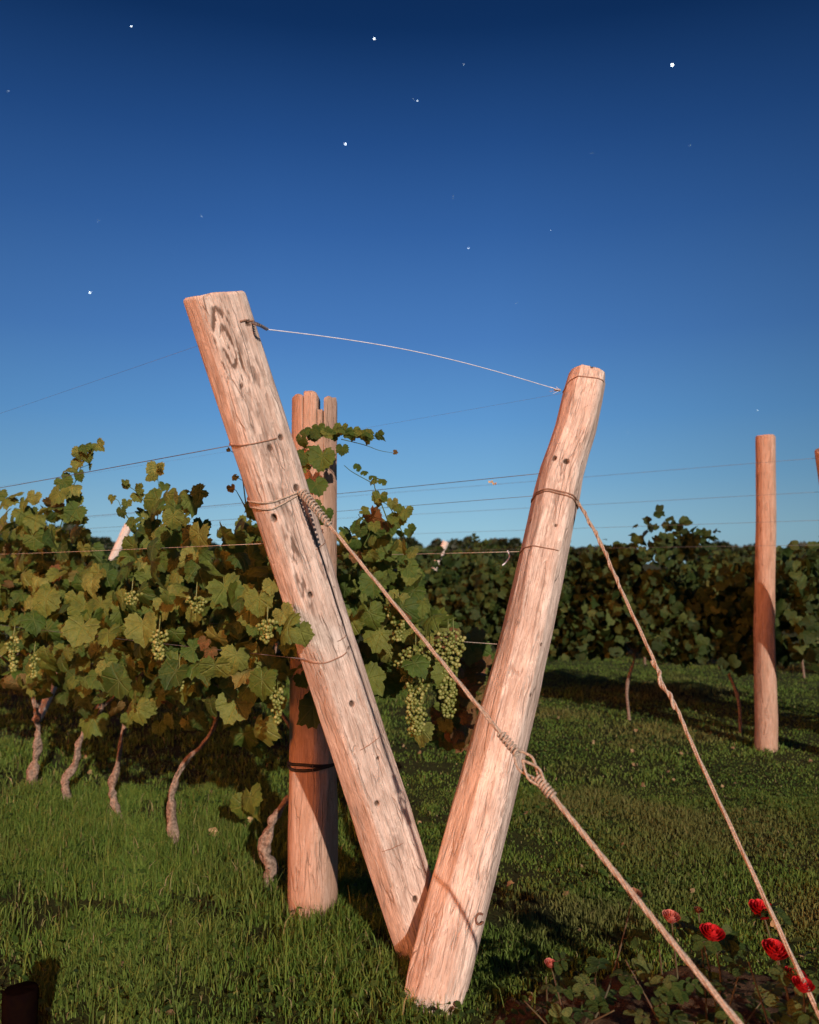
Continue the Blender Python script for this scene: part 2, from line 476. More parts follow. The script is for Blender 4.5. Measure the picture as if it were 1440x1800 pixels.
# ------------------------------------------------------------------ logs
class Log:
    def __init__(s, p0, p1, r0, r1, seed, bow=None, facets=8, fb=.85, rprof=None):
        s.p0, s.p1 = np.array(p0, float), np.array(p1, float)
        s.L = np.linalg.norm(s.p1 - s.p0)
        s.z = (s.p1 - s.p0) / s.L
        f = CAM - (s.p0 + s.p1) / 2
        f = f - s.z * (f @ s.z); s.f = f / np.linalg.norm(f)
        s.r = np.cross(s.z, s.f)
        s.r0, s.r1, s.seed = r0, r1, seed
        q = np.random.default_rng(seed)
        s.fk = (np.arange(facets) + q.uniform(-.3, .3, facets)) / facets * 2 * np.pi
        s.fd = q.uniform(0.88, 1.0, facets); s.fb = fb
        s.bow = bow or [(0, 0), (1, 0)]
        s.rprof = rprof or [(0, 1), (1, 1)]
        s.cut = []          # (t, phi, half length t, half width m, depth)  holes and grooves
    def rad(s, t):
        return (s.r0 + (s.r1 - s.r0) * t) * np.interp(t, [a for a, _ in s.rprof], [b for _, b in s.rprof])
    def centre(s, t):
        b = np.interp(t, [a for a, _ in s.bow], [b for _, b in s.bow])
        return s.p0 + np.multiply.outer(t, s.z * s.L) + np.multiply.outer(b, s.r)
    def radius(s, t, phi):
        t, phi = np.broadcast_arrays(np.asarray(t, float), np.asarray(phi, float))
        rb = s.rad(t)
        fac = np.full(t.shape, 9.0)
        for k, (a, d) in enumerate(zip(s.fk, s.fd)):
            ak = a + 0.10 * np.sin(t * (2 + k % 3) + k)
            dk = d + 0.035 * np.sin(t * (5 + k % 4) + 2.1 * k)
            c = np.cos(phi - ak)
            fac = np.minimum(fac, np.where(c > 0.3, dk / np.maximum(c, .3), 9.0))
        fac = np.minimum(fac, 1.06)
        x = np.cos(phi) * rb; y = np.sin(phi) * rb; z = t * s.L
        nz = fbm(np.stack([x * 14, y * 14, z * 3.0], -1), s.seed, 3) * 0.022
        nf = fbm(np.stack([x * 70, y * 70, z * 7.0], -1), s.seed + 5, 2) * 0.008
        r = rb * (1 - s.fb + s.fb * fac + nz + nf)
        for (tc, pc, ht, hw, dep) in s.cut:
            if callable(pc): pcv = pc(t)
            else: pcv = pc
            dphi = (phi - pcv + np.pi) % (2 * np.pi) - np.pi
            du = dphi * rb / hw; dv = (t - tc) / ht
            if callable(pc):
                m = np.clip(1 - np.abs(du), 0, 1) * np.clip((1 - np.abs(dv)) * 12, 0, 1)
            else:
                m = np.clip((1 - (du ** 2 + dv ** 2)) * 1.6, 0, 1)
            r = r - dep * m
        return r
    def S(s, t, phi, off=0.0):
        t, phi = np.broadcast_arrays(np.asarray(t, float), np.asarray(phi, float))
        r = s.radius(t, phi) + off
        return s.centre(t) + (np.cos(phi) * r)[..., None] * s.f + (np.sin(phi) * r)[..., None] * s.r
    def uv(s, px, py):
        ts = np.linspace(0, 1, 800)
        c = s.centre(ts); pc = proj(c)
        d = np.hypot(pc[:, 0] - px, pc[:, 1] - py)
        i = int(np.argmin(d)); t = ts[i]
        tang = proj(s.centre(np.array([min(1, t + .01)])))[0] - proj(s.centre(np.array([max(0, t - .01)])))[0]
        tang /= np.linalg.norm(tang)
        off = (px - pc[i, 0]) * (-tang[1]) + (py - pc[i, 1]) * tang[0]
        rp = s.rad(t) * FPX / ((c[i] - CAM) @ FW)
        return t, math.asin(max(-0.999, min(0.999, off / rp)))
    def mesh(s, name, mat, parent=None, loc=None, na=160, nt_=420, stain=None, topcut=0.0, topseed=0, ragged=0.0, tpx=None):
        t = np.linspace(0, 1, nt_); a = np.arange(na) / na * 2 * np.pi
        T, A = np.meshgrid(t, a, indexing='ij')
        r = s.radius(T, A)
        edge = np.clip((1 - T) * s.L / 0.008, 0, 1)
        r = r * (1 - 0.07 * (1 - edge) ** 2)
        V = s.centre(T) + (np.cos(A) * r)[..., None] * s.f + (np.sin(A) * r)[..., None] * s.r
        # uneven cut at the top end, tilted
        x = np.cos(A) * r; y = np.sin(A) * r
        wgt = np.clip((T - 0.93) / 0.07, 0, 1)
        dz = (topcut * y + 0.003 * fbm(np.stack([x * 25, y * 25, T * 0], -1), topseed, 2)) * wgt
        if ragged:
            wb = np.clip((0.12 - T) / 0.12, 0, 1)
            dz = dz + ragged * vnoise(np.stack([x * 60, y * 60, T * 0], -1), topseed + 4) * wb
        V = V + dz[..., None] * s.z
        wc = np.stack([x, y, T * s.L + dz], -1)
        st = np.zeros(T.shape)
        for c in s.cut:
            pass
        if stain: st = np.clip(stain(s, T, A), 0, 1)
        V = V.reshape(-1, 3); wc = wc.reshape(-1, 3); st = st.ravel()
        F = [grid_faces(nt_, na)]
        # end cap with rings
        n0 = len(V); rings = []
        for k, q in enumerate((0.9, 0.6, 0.3)):
            ring = V[(nt_ - 1) * na:nt_ * na]; cen = ring.mean(0)
            P = cen + (ring - cen) * q + s.z * (0.004 * (1 - q))
            rings.append(P)
        V2 = np.concatenate(rings + [V[(nt_ - 1) * na:nt_ * na].mean(0)[None] + s.z * .004])
        i = np.arange(na); j = (i + 1) % na
        prev = (nt_ - 1) * na
        for k in range(3):
            cur = n0 + k * na
            F.append(np.stack([i + prev, j + prev, j + cur, i + cur], 1)); prev = cur
        F.append(np.stack([i + prev, j + prev, np.full(na, n0 + 3 * na)], 1))
        V = np.concatenate([V, V2])
        wc2 = (V2 - s.p0) @ np.stack([s.f, s.r, s.z], 1)
        wc = np.concatenate([wc, wc2]); st = np.concatenate([st, np.full(len(V2), 0.25)])
        return mesh(name, V, F, mat, parent, True, {'wc': wc, 'stain': st}, loc)

def hole(lg, px, py, rpx=4, dep=0.014, el=1.3):
    t, ph = lg.uv(px, py)
    Y = lg.centre(np.array([t]))[0][1]
    rr = rpx * Y / FPX
    lg.cut.append((t, ph, rr * el / lg.L, rr, dep))
    return (t, ph, rr * el / lg.L, rr)

def stain_fn(spots, arcs=(), holes=(), lines=()):
    """spots: (t,phi,halfT,halfW m,strength) soft blotches broken by noise; arcs: nested knot rings"""
    def f(lg, T, A):
        rb = lg.rad(T)
        x = np.cos(A) * rb; y = np.sin(A) * rb; z = T * lg.L
        nz = fbm(np.stack([x * 45, y * 45, z * 14], -1), 77, 3)
        n2 = fbm(np.stack([x * 130, y * 130, z * 30], -1), 31, 2)
        st = np.zeros(T.shape)
        for (tc, pc, ht, hw, s_) in spots:
            d = (A - pc + np.pi) % (2 * np.pi) - np.pi
            q = np.sqrt((d * rb / hw) ** 2 + ((T - tc) / ht) ** 2)
            m = np.clip(1.15 - q, 0, 1) * np.clip(0.45 + nz * 2.0 + n2 * 1.2, 0, 1)
            st = np.maximum(st, s_ * np.clip((m - .12) * 3.2, 0, 1))
        for (tc, pc, ht, hw, s_) in arcs:
            d = (A - pc + np.pi) % (2 * np.pi) - np.pi
            q = np.sqrt((d * rb / hw) ** 2 + ((T - tc) / ht) ** 2) + 0.12 * nz
            ring = np.clip(np.cos((q + .10 * n2) * 17) * 2.2 - 0.7 + 1.6 * n2 + nz, 0, 1) * np.clip((1.1 - q) * 3, 0, 1) * np.clip(.55 + .8 * nz + 1.2 * n2, .0, 1)
            st = np.maximum(st, s_ * np.clip(ring * 1.5, 0, 1))
        for (tc, pc, ht, hw) in holes:
            d = (A - pc + np.pi) % (2 * np.pi) - np.pi
            q = np.sqrt((d * rb / hw) ** 2 + ((T - tc) / ht) ** 2)
            st = np.maximum(st, np.clip((1.35 - q) * 2, 0, 1.0))
        for (fn, t0, t1, hw, s_) in lines:
            d = (A - fn(T) + np.pi) % (2 * np.pi) - np.pi
            m = np.clip(1.4 - np.abs(d * rb) / hw, 0, 1) * (T > t0) * (T < t1)
            st = np.maximum(st, s_ * np.clip(m * (0.8 + 0.7 * nz), 0, 1))
        return st
    return f

# --- left leaning log
B1 = gr(751, 1680); T1 = at(378, 519, 2.33)
d1 = (T1 - B1); P1 = B1 - d1 / d1[2] * 0.15
LL = Log(P1, T1, 0.100, 0.094, 5, facets=8, bow=[(0, 0), (.3, .003), (.55, -.004), (.8, .002), (1, 0)],
         rprof=[(0, .98), (.25, 1.02), (.6, .98), (.85, 1.0), (1, .97)])
hl = [hole(LL, 492, 763, 3.5), hole(LL, 473, 781, 4.5, .006), hole(LL, 519, 851, 4.5), hole(LL, 480, 901, 4, .018, 1.7),
      hole(LL, 541, 1032, 4), hole(LL, 613, 1219, 4), hole(LL, 654, 1386, 3.5), hole(LL, 658, 1313, 2, .006),
      hole(LL, 721, 1552, 4, .010, 1.5), hole(LL, 608, 1127, 2.5), hole(LL, 435, 566, 4, .012), hole(LL, 590, 1005, 3, .006, 2.5)]
ca = [LL.uv(522, 860), LL.uv(562, 965), LL.uv(600, 1080), LL.uv(648, 1220), LL.uv(698, 1350), LL.uv(738, 1465)]
ca = sorted(ca); cat_, cap = [c[0] for c in ca], [c[1] for c in ca]
crackL = lambda t: np.interp(t, cat_, cap)
tm, th = (cat_[0] + cat_[-1]) / 2, (cat_[-1] - cat_[0]) / 2
LL.cut.append((tm, crackL, th, 0.009, 0.008))
kt, kp = LL.uv(402, 612)
s1 = LL.uv(520, 985); s2 = LL.uv(445, 650); s3 = LL.uv(470, 790); s4 = LL.uv(690, 1440); s5 = LL.uv(505, 910)
lines = [(crackL, cat_[0], cat_[-1], 0.0045, 0.85)]
ck = [LL.uv(613, 1222), LL.uv(632, 1290), LL.uv(636, 1300)]
ckt, ckp = [c[0] for c in ck][::-1], [c[1] for c in ck][::-1]
lines.append((lambda t: np.interp(t, ckt, ckp), ckt[0], ckt[-1], 0.0014, 0.8))
pole1 = empty('leaning_pole', B1, 'thick log leaning left, a knotted swirl near its top and a long crack', 'pole', 'leaning end poles of the vineyard rows')
LL.mesh('log', M['wood'], pole1, na=200, nt_=640, topcut=-0.14, topseed=3,
        stain=stain_fn([(s1[0], s1[1], .07, .022, .85), (s2[0], s2[1], .06, .035, .55), (s3[0], s3[1], .10, .04, .4), (s4[0], s4[1], .05, .03, .3), (s5[0], s5[1], .05, .012, .4), (kt - .05, kp + .35, .03, .02, .6)],
                       [(kt, kp, .060, .040, .95)], hl, lines))
# --- right leaning log
B2 = gr(766, 1752); T2 = at(1036, 658, 3.24)
d2 = (T2 - B2); P2 = B2 - d2 / d2[2] * 0.05
RL = Log(P2, T2, 0.115, 0.081, 12, facets=8, fb=1.0, bow=[(0, 0), (.1, .0), (.3, .004), (.55, .006), (.72, -.006), (.82, -.012), (.9, .002), (1, 0)],
         rprof=[(0, .93), (.06, .99), (.25, 1.02), (.5, .98), (.72, 1.0), (.78, 1.03), (.86, .97), (.96, 1.0), (1, .96)])
hr = [hole(RL, 973, 818, 3.5), hole(RL, 992, 825, 5, .02, .9), hole(RL, 1013, 871, 3), hole(RL, 1037, 659, 2.5, .008), hole(RL, 930, 923, 3, .01, 1.6),
      hole(RL, 1020, 826, 2.5, .006), hole(RL, 974, 935, 2, .005), hole(RL, 948, 1139, 2.2, .008), hole(RL, 930, 1225, 2.5, .006)]
q = lambda px, py: RL.uv(px, py)
sp_ = [(*q(1012, 792), .035, .014, .6), (*q(975, 885), .02, .012, .5), (*q(1020, 840), .05, .012, .55), (*q(900, 1330), .05, .025, .45), (*q(880, 1440), .06, .018, .4),
       (*q(925, 1000), .05, .010, .3), (*q(945, 930), .04, .008, .35), (*q(890, 1210), .05, .012, .3), (*q(845, 1560), .05, .012, .25)]
def mkline(lg, pts):
    u = sorted(lg.uv(a, b) for a, b in pts); ts = [c[0] for c in u]; ps = [c[1] for c in u]
    return (lambda t: np.interp(t, ts, ps)), ts[0], ts[-1]
lr = []
for pts, wd, s_ in [([(878, 1180), (862, 1260), (846, 1330)], .0018, .6), ([(905, 1050), (890, 1130)], .0015, .5),
                    ([(838, 1630), (815, 1720)], .003, .5), ([(960, 930), (950, 990)], .0018, .6), ([(982, 720), (970, 800)], .0018, .4)]:
    f_, a_, b_ = mkline(RL, pts); lr.append((f_, a_, b_, wd, s_))
pole2 = empty('leaning_pole', B2, 'log leaning right in front, with two round holes and a frayed foot', 'pole', 'leaning end poles of the vineyard rows')
RL.mesh('log', M['wood'], pole2, na=200, nt_=640, topcut=-0.04, topseed=8, ragged=0.03,
        stain=stain_fn(sp_, [(*q(985, 838), .035, .022, .4)], hr, lr))
# curled hook screwed into it
ht_, hp_ = RL.uv(840, 1603)
hc = RL.S(np.array([ht_]), np.array([hp_]), 0.006)[0]
ang = np.linspace(R(60), R(330), 26)
hk = hc + (np.cos(ang) * .012)[:, None] * RL.r + (np.sin(ang) * .016)[:, None] * RL.z + RL.f * .004
hk = np.concatenate([hk, [hc + RL.r * .012 - RL.z * .010 - RL.f * .02]])
mesh('hook', *sweep(hk, 0.0036, 8), M['darkiron'], pole2)
# wire staples in the left log
for (a, b) in [((590, 1113), (608, 1103)), ((553, 1143), (548, 1130)), ((625, 1297), (662, 1278)), ((552, 957), (575, 948)), ((663, 1466), (702, 1458))]:
    pts = []
    for k in np.linspace(0, 1, 10):
        u = LL.uv(a[0] + (b[0] - a[0]) * k, a[1] + (b[1] - a[1]) * k)
        pts.append(LL.S(np.array([u[0]]), np.array([u[1]]), 0.0035 * math.sin(math.pi * k) - .001)[0])
    mesh('staple', *sweep(pts, 0.0015, 6), M['rustwire'], pole1)

# --- vertical post behind
BP = gr(549, 1600)
PB = Log(BP - np.array([0, 0, .1]), BP + np.array([-.005, 0, 1.955]), 0.103, 0.097, 21, facets=14, fb=.5,
         rprof=[(0, 1.0), (.2, 1.0), (.34, .97), (.6, .98), (1, .94)])
post1 = empty('wooden_post', BP, 'split-topped upright post with a black band, behind the left leaning log', 'post', 'upright end posts')
kk = [PB.uv(520, 1470)]
PB.mesh('post_body', M['wood_red'], post1, na=120, nt_=360, ragged=.02, topseed=2,
        stain=stain_fn([(*PB.uv(540, 1580), .02, .03, .3)]))
# split top: wedges of the log standing up past the crack
def wedge(x0, x1, z1, seed, depth=(-.085, .05)):
    Rp = 0.093
    zb = BP[2] + 1.83
    n = 14
    xs = np.linspace(x0, x1, n)
    front = [(x, -math.sqrt(max(Rp ** 2 - x ** 2, 0.0004))) for x in xs]
    back = [(x, min(math.sqrt(max(Rp ** 2 - x ** 2, 0.0004)), depth[1])) for x in xs[::-1]]
    ring = np.array(front + back)
    zs = np.linspace(zb, z1, 26)
    rows = []
    for k, z in enumerate(zs):
        ww = 1 + 0.02 * vnoise(np.stack([ring[:, 0] * 40, ring[:, 1] * 40, np.full(len(ring), z * 8)], 1), seed)
        sh = 1.0 if k < len(zs) - 1 else 0.93
        c = ring.mean(0)
        r2 = c + (ring - c) * ww[:, None] * sh
        zz = np.full(len(ring), z) + (0.012 * vnoise(np.stack([ring[:, 0] * 30, ring[:, 1] * 30, ring[:, 0] * 0], 1), seed) if k > len(zs) - 6 else 0)
        rows.append(np.stack([BP[0] - .005 + r2[:, 0], BP[1] + r2[:, 1], zz], 1))
    V = np.concatenate(rows); m = len(ring)
    F = [grid_faces(len(zs), m)]
    V = np.concatenate([V, rows[-1].mean(0)[None]])
    i = np.arange(m) + (len(zs) - 1) * m; j = (np.arange(m) + 1) % m + (len(zs) - 1) * m
    F.append(np.stack([i, j, np.full(m, len(V) - 1)], 1))
    wc = V - BP
    mesh('split_wedge', V, F, M['wood_red'], post1, True, {'wc': wc, 'stain': np.zeros(len(V))})
ztop = at(540, 691, BP[1] - .09)[2]
wedge(-.093, -.040, ztop - .006, 1)
wedge(-.036, .018, ztop, 2)
wedge(.022, .040, ztop - .06, 3, (-.03, .02))
wedge(.047, .093, ztop - .012, 4)
bt, bph = PB.uv(545, 1343)
a = np.linspace(0, 2 * np.pi, 60)
for dz in (0, .012):
    bp_ = np.array([PB.S(np.array([bt + (dz + .006 * math.sin(x * 2 + dz * 200)) / PB.L]), np.array([x]), .003)[0] for x in a])
    mesh('band', *sweep(bp_, .0065, 8, False), M['band'], post1)

# --- upright post and leaning pole of the next row
BF = gr(1347, 1318)
PF = Log(BF - np.array([0, 0, .1]), at(1346, 766, BF[1]) + 0, 0.086, 0.073, 33, facets=11, fb=.5,
         bow=[(0, -.005), (.12, .0), (.4, -.012), (.7, .004), (1, .0)], rprof=[(0, 1.0), (.5, .97), (1, 1)])
post2 = empty('wooden_post', BF, 'tall upright post standing alone at the right before the farther vine row', 'post', 'upright end posts')
PF.mesh('post_body', M['wood_red'], post2, na=90, nt_=260, topcut=.0, topseed=5, stain=stain_fn([(.5, -1.2, .3, .02, .6), (.85, -1.0, .1, .02, .5)]))
OFF = BF - BP
B3 = B1 + OFF; T3 = T1 + OFF
B3 = np.array([B3[0] - .01, B3[1], 0]); T3 = T3 + np.array([-.005, .0, -.04])
B3[0] += .03; T3[0] += .165; B3[0] += .10
P3 = B3 - (T3 - B3) / (T3 - B3)[2] * .15
L3 = Log(P3, T3, .095, .085, 41)
pole3 = L3.mesh('leaning_pole', M['wood_red'], None, loc=B3, na=90, nt_=240, topcut=.1)
tag(pole3, 'leaning log whose dark top just enters the right edge of the picture', 'pole', 'leaning end poles of the vineyard rows')
B4 = B2 + OFF; B4[2] = 0; T4 = T2 + OFF
P4 = B4 - (T4 - B4) / (T4 - B4)[2] * .1

# ------------------------------------------------------------------ wires
U = np.array([-.731, .682, 0.0]); NN = np.array([-.682, -.731, 0.0])
VPd = U
def surf_path(lg, pix, off=.002, n=24, wrap_left=True, wrap_right=False, extra=R(120)):
    uv = [lg.uv(a, b) for a, b in pix]
    ts = np.array([u[0] for u in uv]); ph = np.array([u[1] for u in uv])
    if ph[0] > ph[-1]: ts, ph = ts[::-1], ph[::-1]
    if wrap_left:
        ph = np.concatenate([[ph[0] - extra], ph]); ts = np.concatenate([[ts[0]], ts])
    if wrap_right:
        ph = np.concatenate([ph, [ph[-1] + extra]]); ts = np.concatenate([ts, [ts[-1]]])
    pp = np.linspace(ph[0], ph[-1], n); tt = np.interp(pp, ph, ts)
    return lg.S(tt, pp, off)
def trellis(lg, wrap, start, label, r=.0014, length=30, mat='wire', wraps=None, zend=0.0, wr=.0022, group='trellis wires', sag=0.02):
    st_uv = lg.uv(*start)
    p = lg.S(np.array([st_uv[0]]), np.array([st_uv[1]]), .002)[0]
    th = empty('trellis_wire', p, label, 'wire', group)
    e = p + VPd * length + np.array([0, 0, zend])
    k = np.concatenate([np.linspace(0, .1, 12), np.linspace(.12, 1, 30)])
    Q = p + (e - p) * k[:, None]
    Q[:, 2] -= sag * np.sin(np.clip(k * 5, 0, 1) * np.pi)
    mesh('strand', *sweep(Q, r, 5), M[mat], th)
    for wp in (wrap or []):
        mesh('tie_loop', *sweep(surf_path(lg, wp), wr, 7), M['rustwire'], th)
    return th
trellis(LL, [[(414, 780), (450, 774), (492, 763)]], (412, 781), 'rusty wire from the middle of the left leaning log, above the leaves')
trellis(LL, None, (462, 955), 'pale wire crossing the leaves left of the left leaning log', mat='guy', r=.0011)
trellis(LL, None, (345, 612), 'hair thin wire leaving the left leaning log just below its knotted swirl', r=.0004, mat='wire')
trellis(LL, [[(538, 1146), (570, 1146), (600, 1136), (608, 1128)]], (535, 1146), 'wire looped round the lower half of the left leaning log, hidden in leaves')
trellis(RL, None, (946, 834), 'wire leaving the left side of the right leaning log beside its two holes', r=.0014)
trellis(RL, [[(988, 683), (1000, 676), (1020, 677), (1058, 683)]], (986, 690), 'hair thin wire running left from just under the top of the right leaning log', r=.0004, mat='wire')
trellis(RL, [[(912, 971), (935, 972), (977, 978)]], (911, 970), 'pale wire level with the far hedge top, tied round the right leaning log', r=.0016, mat='guy')
trellis(RL, None, (871, 1132), 'low wire between the grapes and the right leaning log', r=.0014, mat='guy')
trellis(RL, None, (934, 872), 'thin wire running left from the double tie of the right leaning log', r=.0010)
for k, (zz, lb) in enumerate([(2.07, 'highest wire of the farther row, meeting the post at the right edge'), (1.86, 'second highest thin wire of the farther row'),
                              (1.68, 'third wire of the farther row, faint against the sky'), (1.52, 'lowest wire seen against the sky over the farther hedge')]):
    f_ = (zz + .15) / (T3[2] + .15)
    p = P3 + (T3 - P3) * f_ + np.array([-.09, 0, 0])
    e = p + VPd * 40
    o = mesh('trellis_wire', *sweep(p + (e - p) * np.linspace(0, 1, 30)[:, None], .0012, 5), M['wire'], loc=p)
    tag(o, lb, 'wire', 'trellis wires')

# twine between pole tops
a_ = at(470, 579, 2.30); b_ = at(985, 686, 3.16)
uvk = LL.uv(440, 568); k0 = LL.S(np.array([uvk[0]]), np.array([uvk[1]]), .004)[0]
tw = empty('twine', k0, 'thin pale twine strung between the tops of the two leaning logs', 'twine')
Q = a_ + (b_ - a_) * np.linspace(0, 1, 60)[:, None]
kk = np.linspace(0, 1, 60)
Q[:, 2] += .034 * np.sin(kk * np.pi) * (1 - .3 * kk)
mesh('strand', *sweep(Q, .0015, 6), M['paletwine'], tw)
for ph in (0, math.pi):
    mesh('knot', *sweep(helix([k0, at(455, 571, 2.27), a_], .0035, 6, ph), .0018, 6), M['wire'], tw)
mesh('knot', *sweep(surf_path(LL, [(423, 565), (430, 562), (442, 566)], .003, 10, False), .0028, 7), M['rustwire'], tw)
for ph in (0, 2.5):
    mesh('knot', *sweep(helix([b_, at(975, 685, 3.16)], .004, 4, ph), .0018, 6), M['guy'], tw)
for e in ((968, 680), (972, 692), (978, 680), (966, 688)):
    mesh('frayed_end', *sweep([b_, at(e[0], e[1], 3.15)], .0008, 5), M['paletwine'], tw)

def cable(path, r, strands=3, pitch=.10, off=None):
    path = np.asarray(path, float)
    L = np.sum(np.linalg.norm(np.diff(path, axis=0), axis=1)); A = Acc()
    for k in range(strands):
        h = helix(path, r * 1.05 if off is None else off, L / pitch, k * 2 * np.pi / strands, n=int(L / pitch * 12) + 12)
        V, F = sweep(h, r, 7); A.add(V, F)
    return A
# guy 1, from the left log
g0 = LL.S(*[np.array([v]) for v in LL.uv(524, 858)], .010)[0]
gC = at(580, 912, 2.36)
gE = at(1305, 1806, 1.56)
dirg = gE - g0
gA = gE + dirg / abs(dirg[2]) * (gE[2] + .03)
def gp(px):
    """point of guy 1 seen at column px"""
    lo, hi = 0, 1
    for _ in range(40):
        m = (lo + hi) / 2
        if proj(g0 + dirg * m)[0][0] < px: lo = m
        else: hi = m
    return g0 + dirg * lo
guy1 = empty('guy_wire', gA, 'guy wire with wrapped coils, crossing in front of the right leaning log', 'guy wire', 'guy wires')
Q1 = resample([g0, gp(600), gp(750), gp(885)], 60)
cable(Q1, .0028, 3, .24, off=.0027).build('strand', M['guy'], guy1)
cable(resample([gp(965), gp(1100), gE, gA], 60), .0030, 4, .26, off=.0035).build('strand', M['guy'], guy1)
mesh('coil', *sweep(helix([g0, gp(553), gp(580)], np.linspace(.0125, .0085, 12 * 14 + 2), 12), .0034, 7), M['guy'], guy1)
mesh('coil', *sweep(helix([gp(880), gp(910)], .0085, 6.5), .0032, 7), M['guy'], guy1)
mesh('coil', *sweep(helix([gp(942), gp(972)], .0095, 7), .0034, 7), M['guy'], guy1)
# the open eyes where two lengths interlock
side = np.cross(dirg / np.linalg.norm(dirg), np.array([0, 1.0, 0])); side /= np.linalg.norm(side)
for (x0, x1, w0, y0) in ((903, 948, .020, .004), (918, 960, .016, -.006)):
    for sg in (-1, 1):
        m0 = (gp(x0) + gp(x1)) / 2 + side * w0 * sg
        q0 = resample([gp(x0), gp(x0) * .7 + gp(x1) * .3 + side * w0 * .75 * sg, m0 * 1.0, gp(x0) * .25 + gp(x1) * .75 + side * w0 * .6 * sg, gp(x1)], 24) + np.array([0, y0, 0])
        mesh('eye', *sweep(q0, .0032, 7), M['guy'], guy1)
mesh('tie_loop', *sweep(surf_path(LL, [(447, 876), (480, 872), (524, 858)], .003, 34), .0032, 7), M['guy'], guy1)
mesh('tie_loop', *sweep(surf_path(LL, [(450, 886), (478, 884), (500, 874), (524, 860)], .003, 34), .0030, 7), M['guy'], guy1)
# guy 2, from the right log
g20 = RL.S(*[np.array([v]) for v in RL.uv(1014, 886)], .006)[0]
g2E = at(1446, 1796, 1.95)
d_ = g2E - g20; g2A = g2E + d_ / abs(d_[2]) * (g2E[2] + .03)
guy2 = empty('guy_wire', g2A, 'twisted guy wire sloping down to the right corner from the right leaning log', 'guy wire', 'guy wires')
def g2(k, dx=0.0): return g20 + d_ * k + np.array([dx, 0, 0])
c2 = [g20, g2(.12, .012), g2(.25, .006), g2(.42, .004), g2(.47, -.004), g2(.52, .005), g2(.6, 0), g2(.8, 0), g2E, g2A]
cable(resample(c2, 90), .0031, 3, .28, off=.0031).build('strand', M['guy'], guy2)
mesh('coil', *sweep(helix(resample(c2[3:6], 20), .0075, 2.2), .0045, 7), M['guy'], guy2)
mesh('coil', *sweep(helix(resample(c2[:3], 20), .0062, 4), .0028, 7), M['guy'], guy2)
mesh('tie_loop', *sweep(surf_path(RL, [(931, 878), (965, 878), (1013, 889)], .003, 34, True, True), .0032, 7), M['rustwire'], guy2)
mesh('tie_loop', *sweep(surf_path(RL, [(932, 875), (965, 874), (1012, 884)], .003, 34, True, True), .0030, 7), M['rustwire'], guy2)

# ------------------------------------------------------------------ leaves
def leaf_outline(n, seed, lobes=1.0):
    q = np.random.default_rng(seed)
    th = np.linspace(-np.pi, np.pi, n, endpoint=False) + np.pi / n
    r = 0.60 + 0 * th
    for c, wdt, h in ((0, .42, .50), (.95, .38, .36), (-.95, .38, .36), (1.9, .42, .22), (-1.9, .42, .22)):
        r = r + h * lobes * np.exp(-((th - c - q.uniform(-.06, .06)) / wdt) ** 2)
    r = r * (1 - .75 * np.exp(-((np.abs(th) - np.pi) / .30) ** 2))
    r = r + (.045 * np.where(np.arange(n) % 2, 1, -1) if n > 20 else 0) + q.uniform(-.03, .03, n)
    return th, r * 0.62
def leaf_proto(n, seed, mid=True, curl=1.0, lobes=1.0):
    q = np.random.default_rng(seed + 100)
    th, r = leaf_outline(n, seed, lobes)
    rings = [1.0, .55] if mid else [1.0]
    P = []
    for k in rings:
        P.append(np.stack([np.sin(th) * r * k, np.cos(th) * r * k], 1))
    P.append(np.zeros((1, 2)))
    P = np.concatenate(P)
    x, y = P[:, 0], P[:, 1]
    rr = np.hypot(x, y)
    z = q.uniform(-.05, .30) * np.abs(x) * curl - q.uniform(.1, .7) * rr ** 2 * curl + q.uniform(-.3, .3) * x * y * curl + q.uniform(.02, .09) * np.sin(4 * np.arctan2(x, y) + q.uniform(0, 6)) * rr
    z = z + q.uniform(-.4, .1) * np.clip(y, 0, 1) ** 2 * curl
    V = np.stack([x, y, z], 1)
    i = np.arange(n); j = (i + 1) % n
    F = []
    if mid:
        F.append(np.stack([i, j, j + n, i + n], 1)); F.append(np.stack([i + n, j + n, np.full(n, 2 * n)], 1))
    else:
        F.append(np.stack([i, j, np.full(n, n)], 1))
    return V, F
HI = [leaf_proto(34, k, lobes=(.4, .55, .75)[k % 3], curl=(1.1, 1.6, 2.2)[k % 3]) for k in range(18)]
LO = [leaf_proto(15, k + 40, False, lobes=.95, curl=1.3) for k in range(8)]
OV = []
for k in range(6):                                    # small oval leaves (roses)
    th = np.linspace(0, 2 * np.pi, 12, endpoint=False)
    x = np.sin(th) * .32; y = .5 + np.cos(th) * .5
    V = np.stack([np.append(x, 0), np.append(y, .5), np.append(np.abs(x) * .3 - .2 * (y - .3) ** 2, 0)], 1)
    i = np.arange(12); OV.append((V, [np.stack([i, (i + 1) % 12, np.full(12, 12)], 1)]))
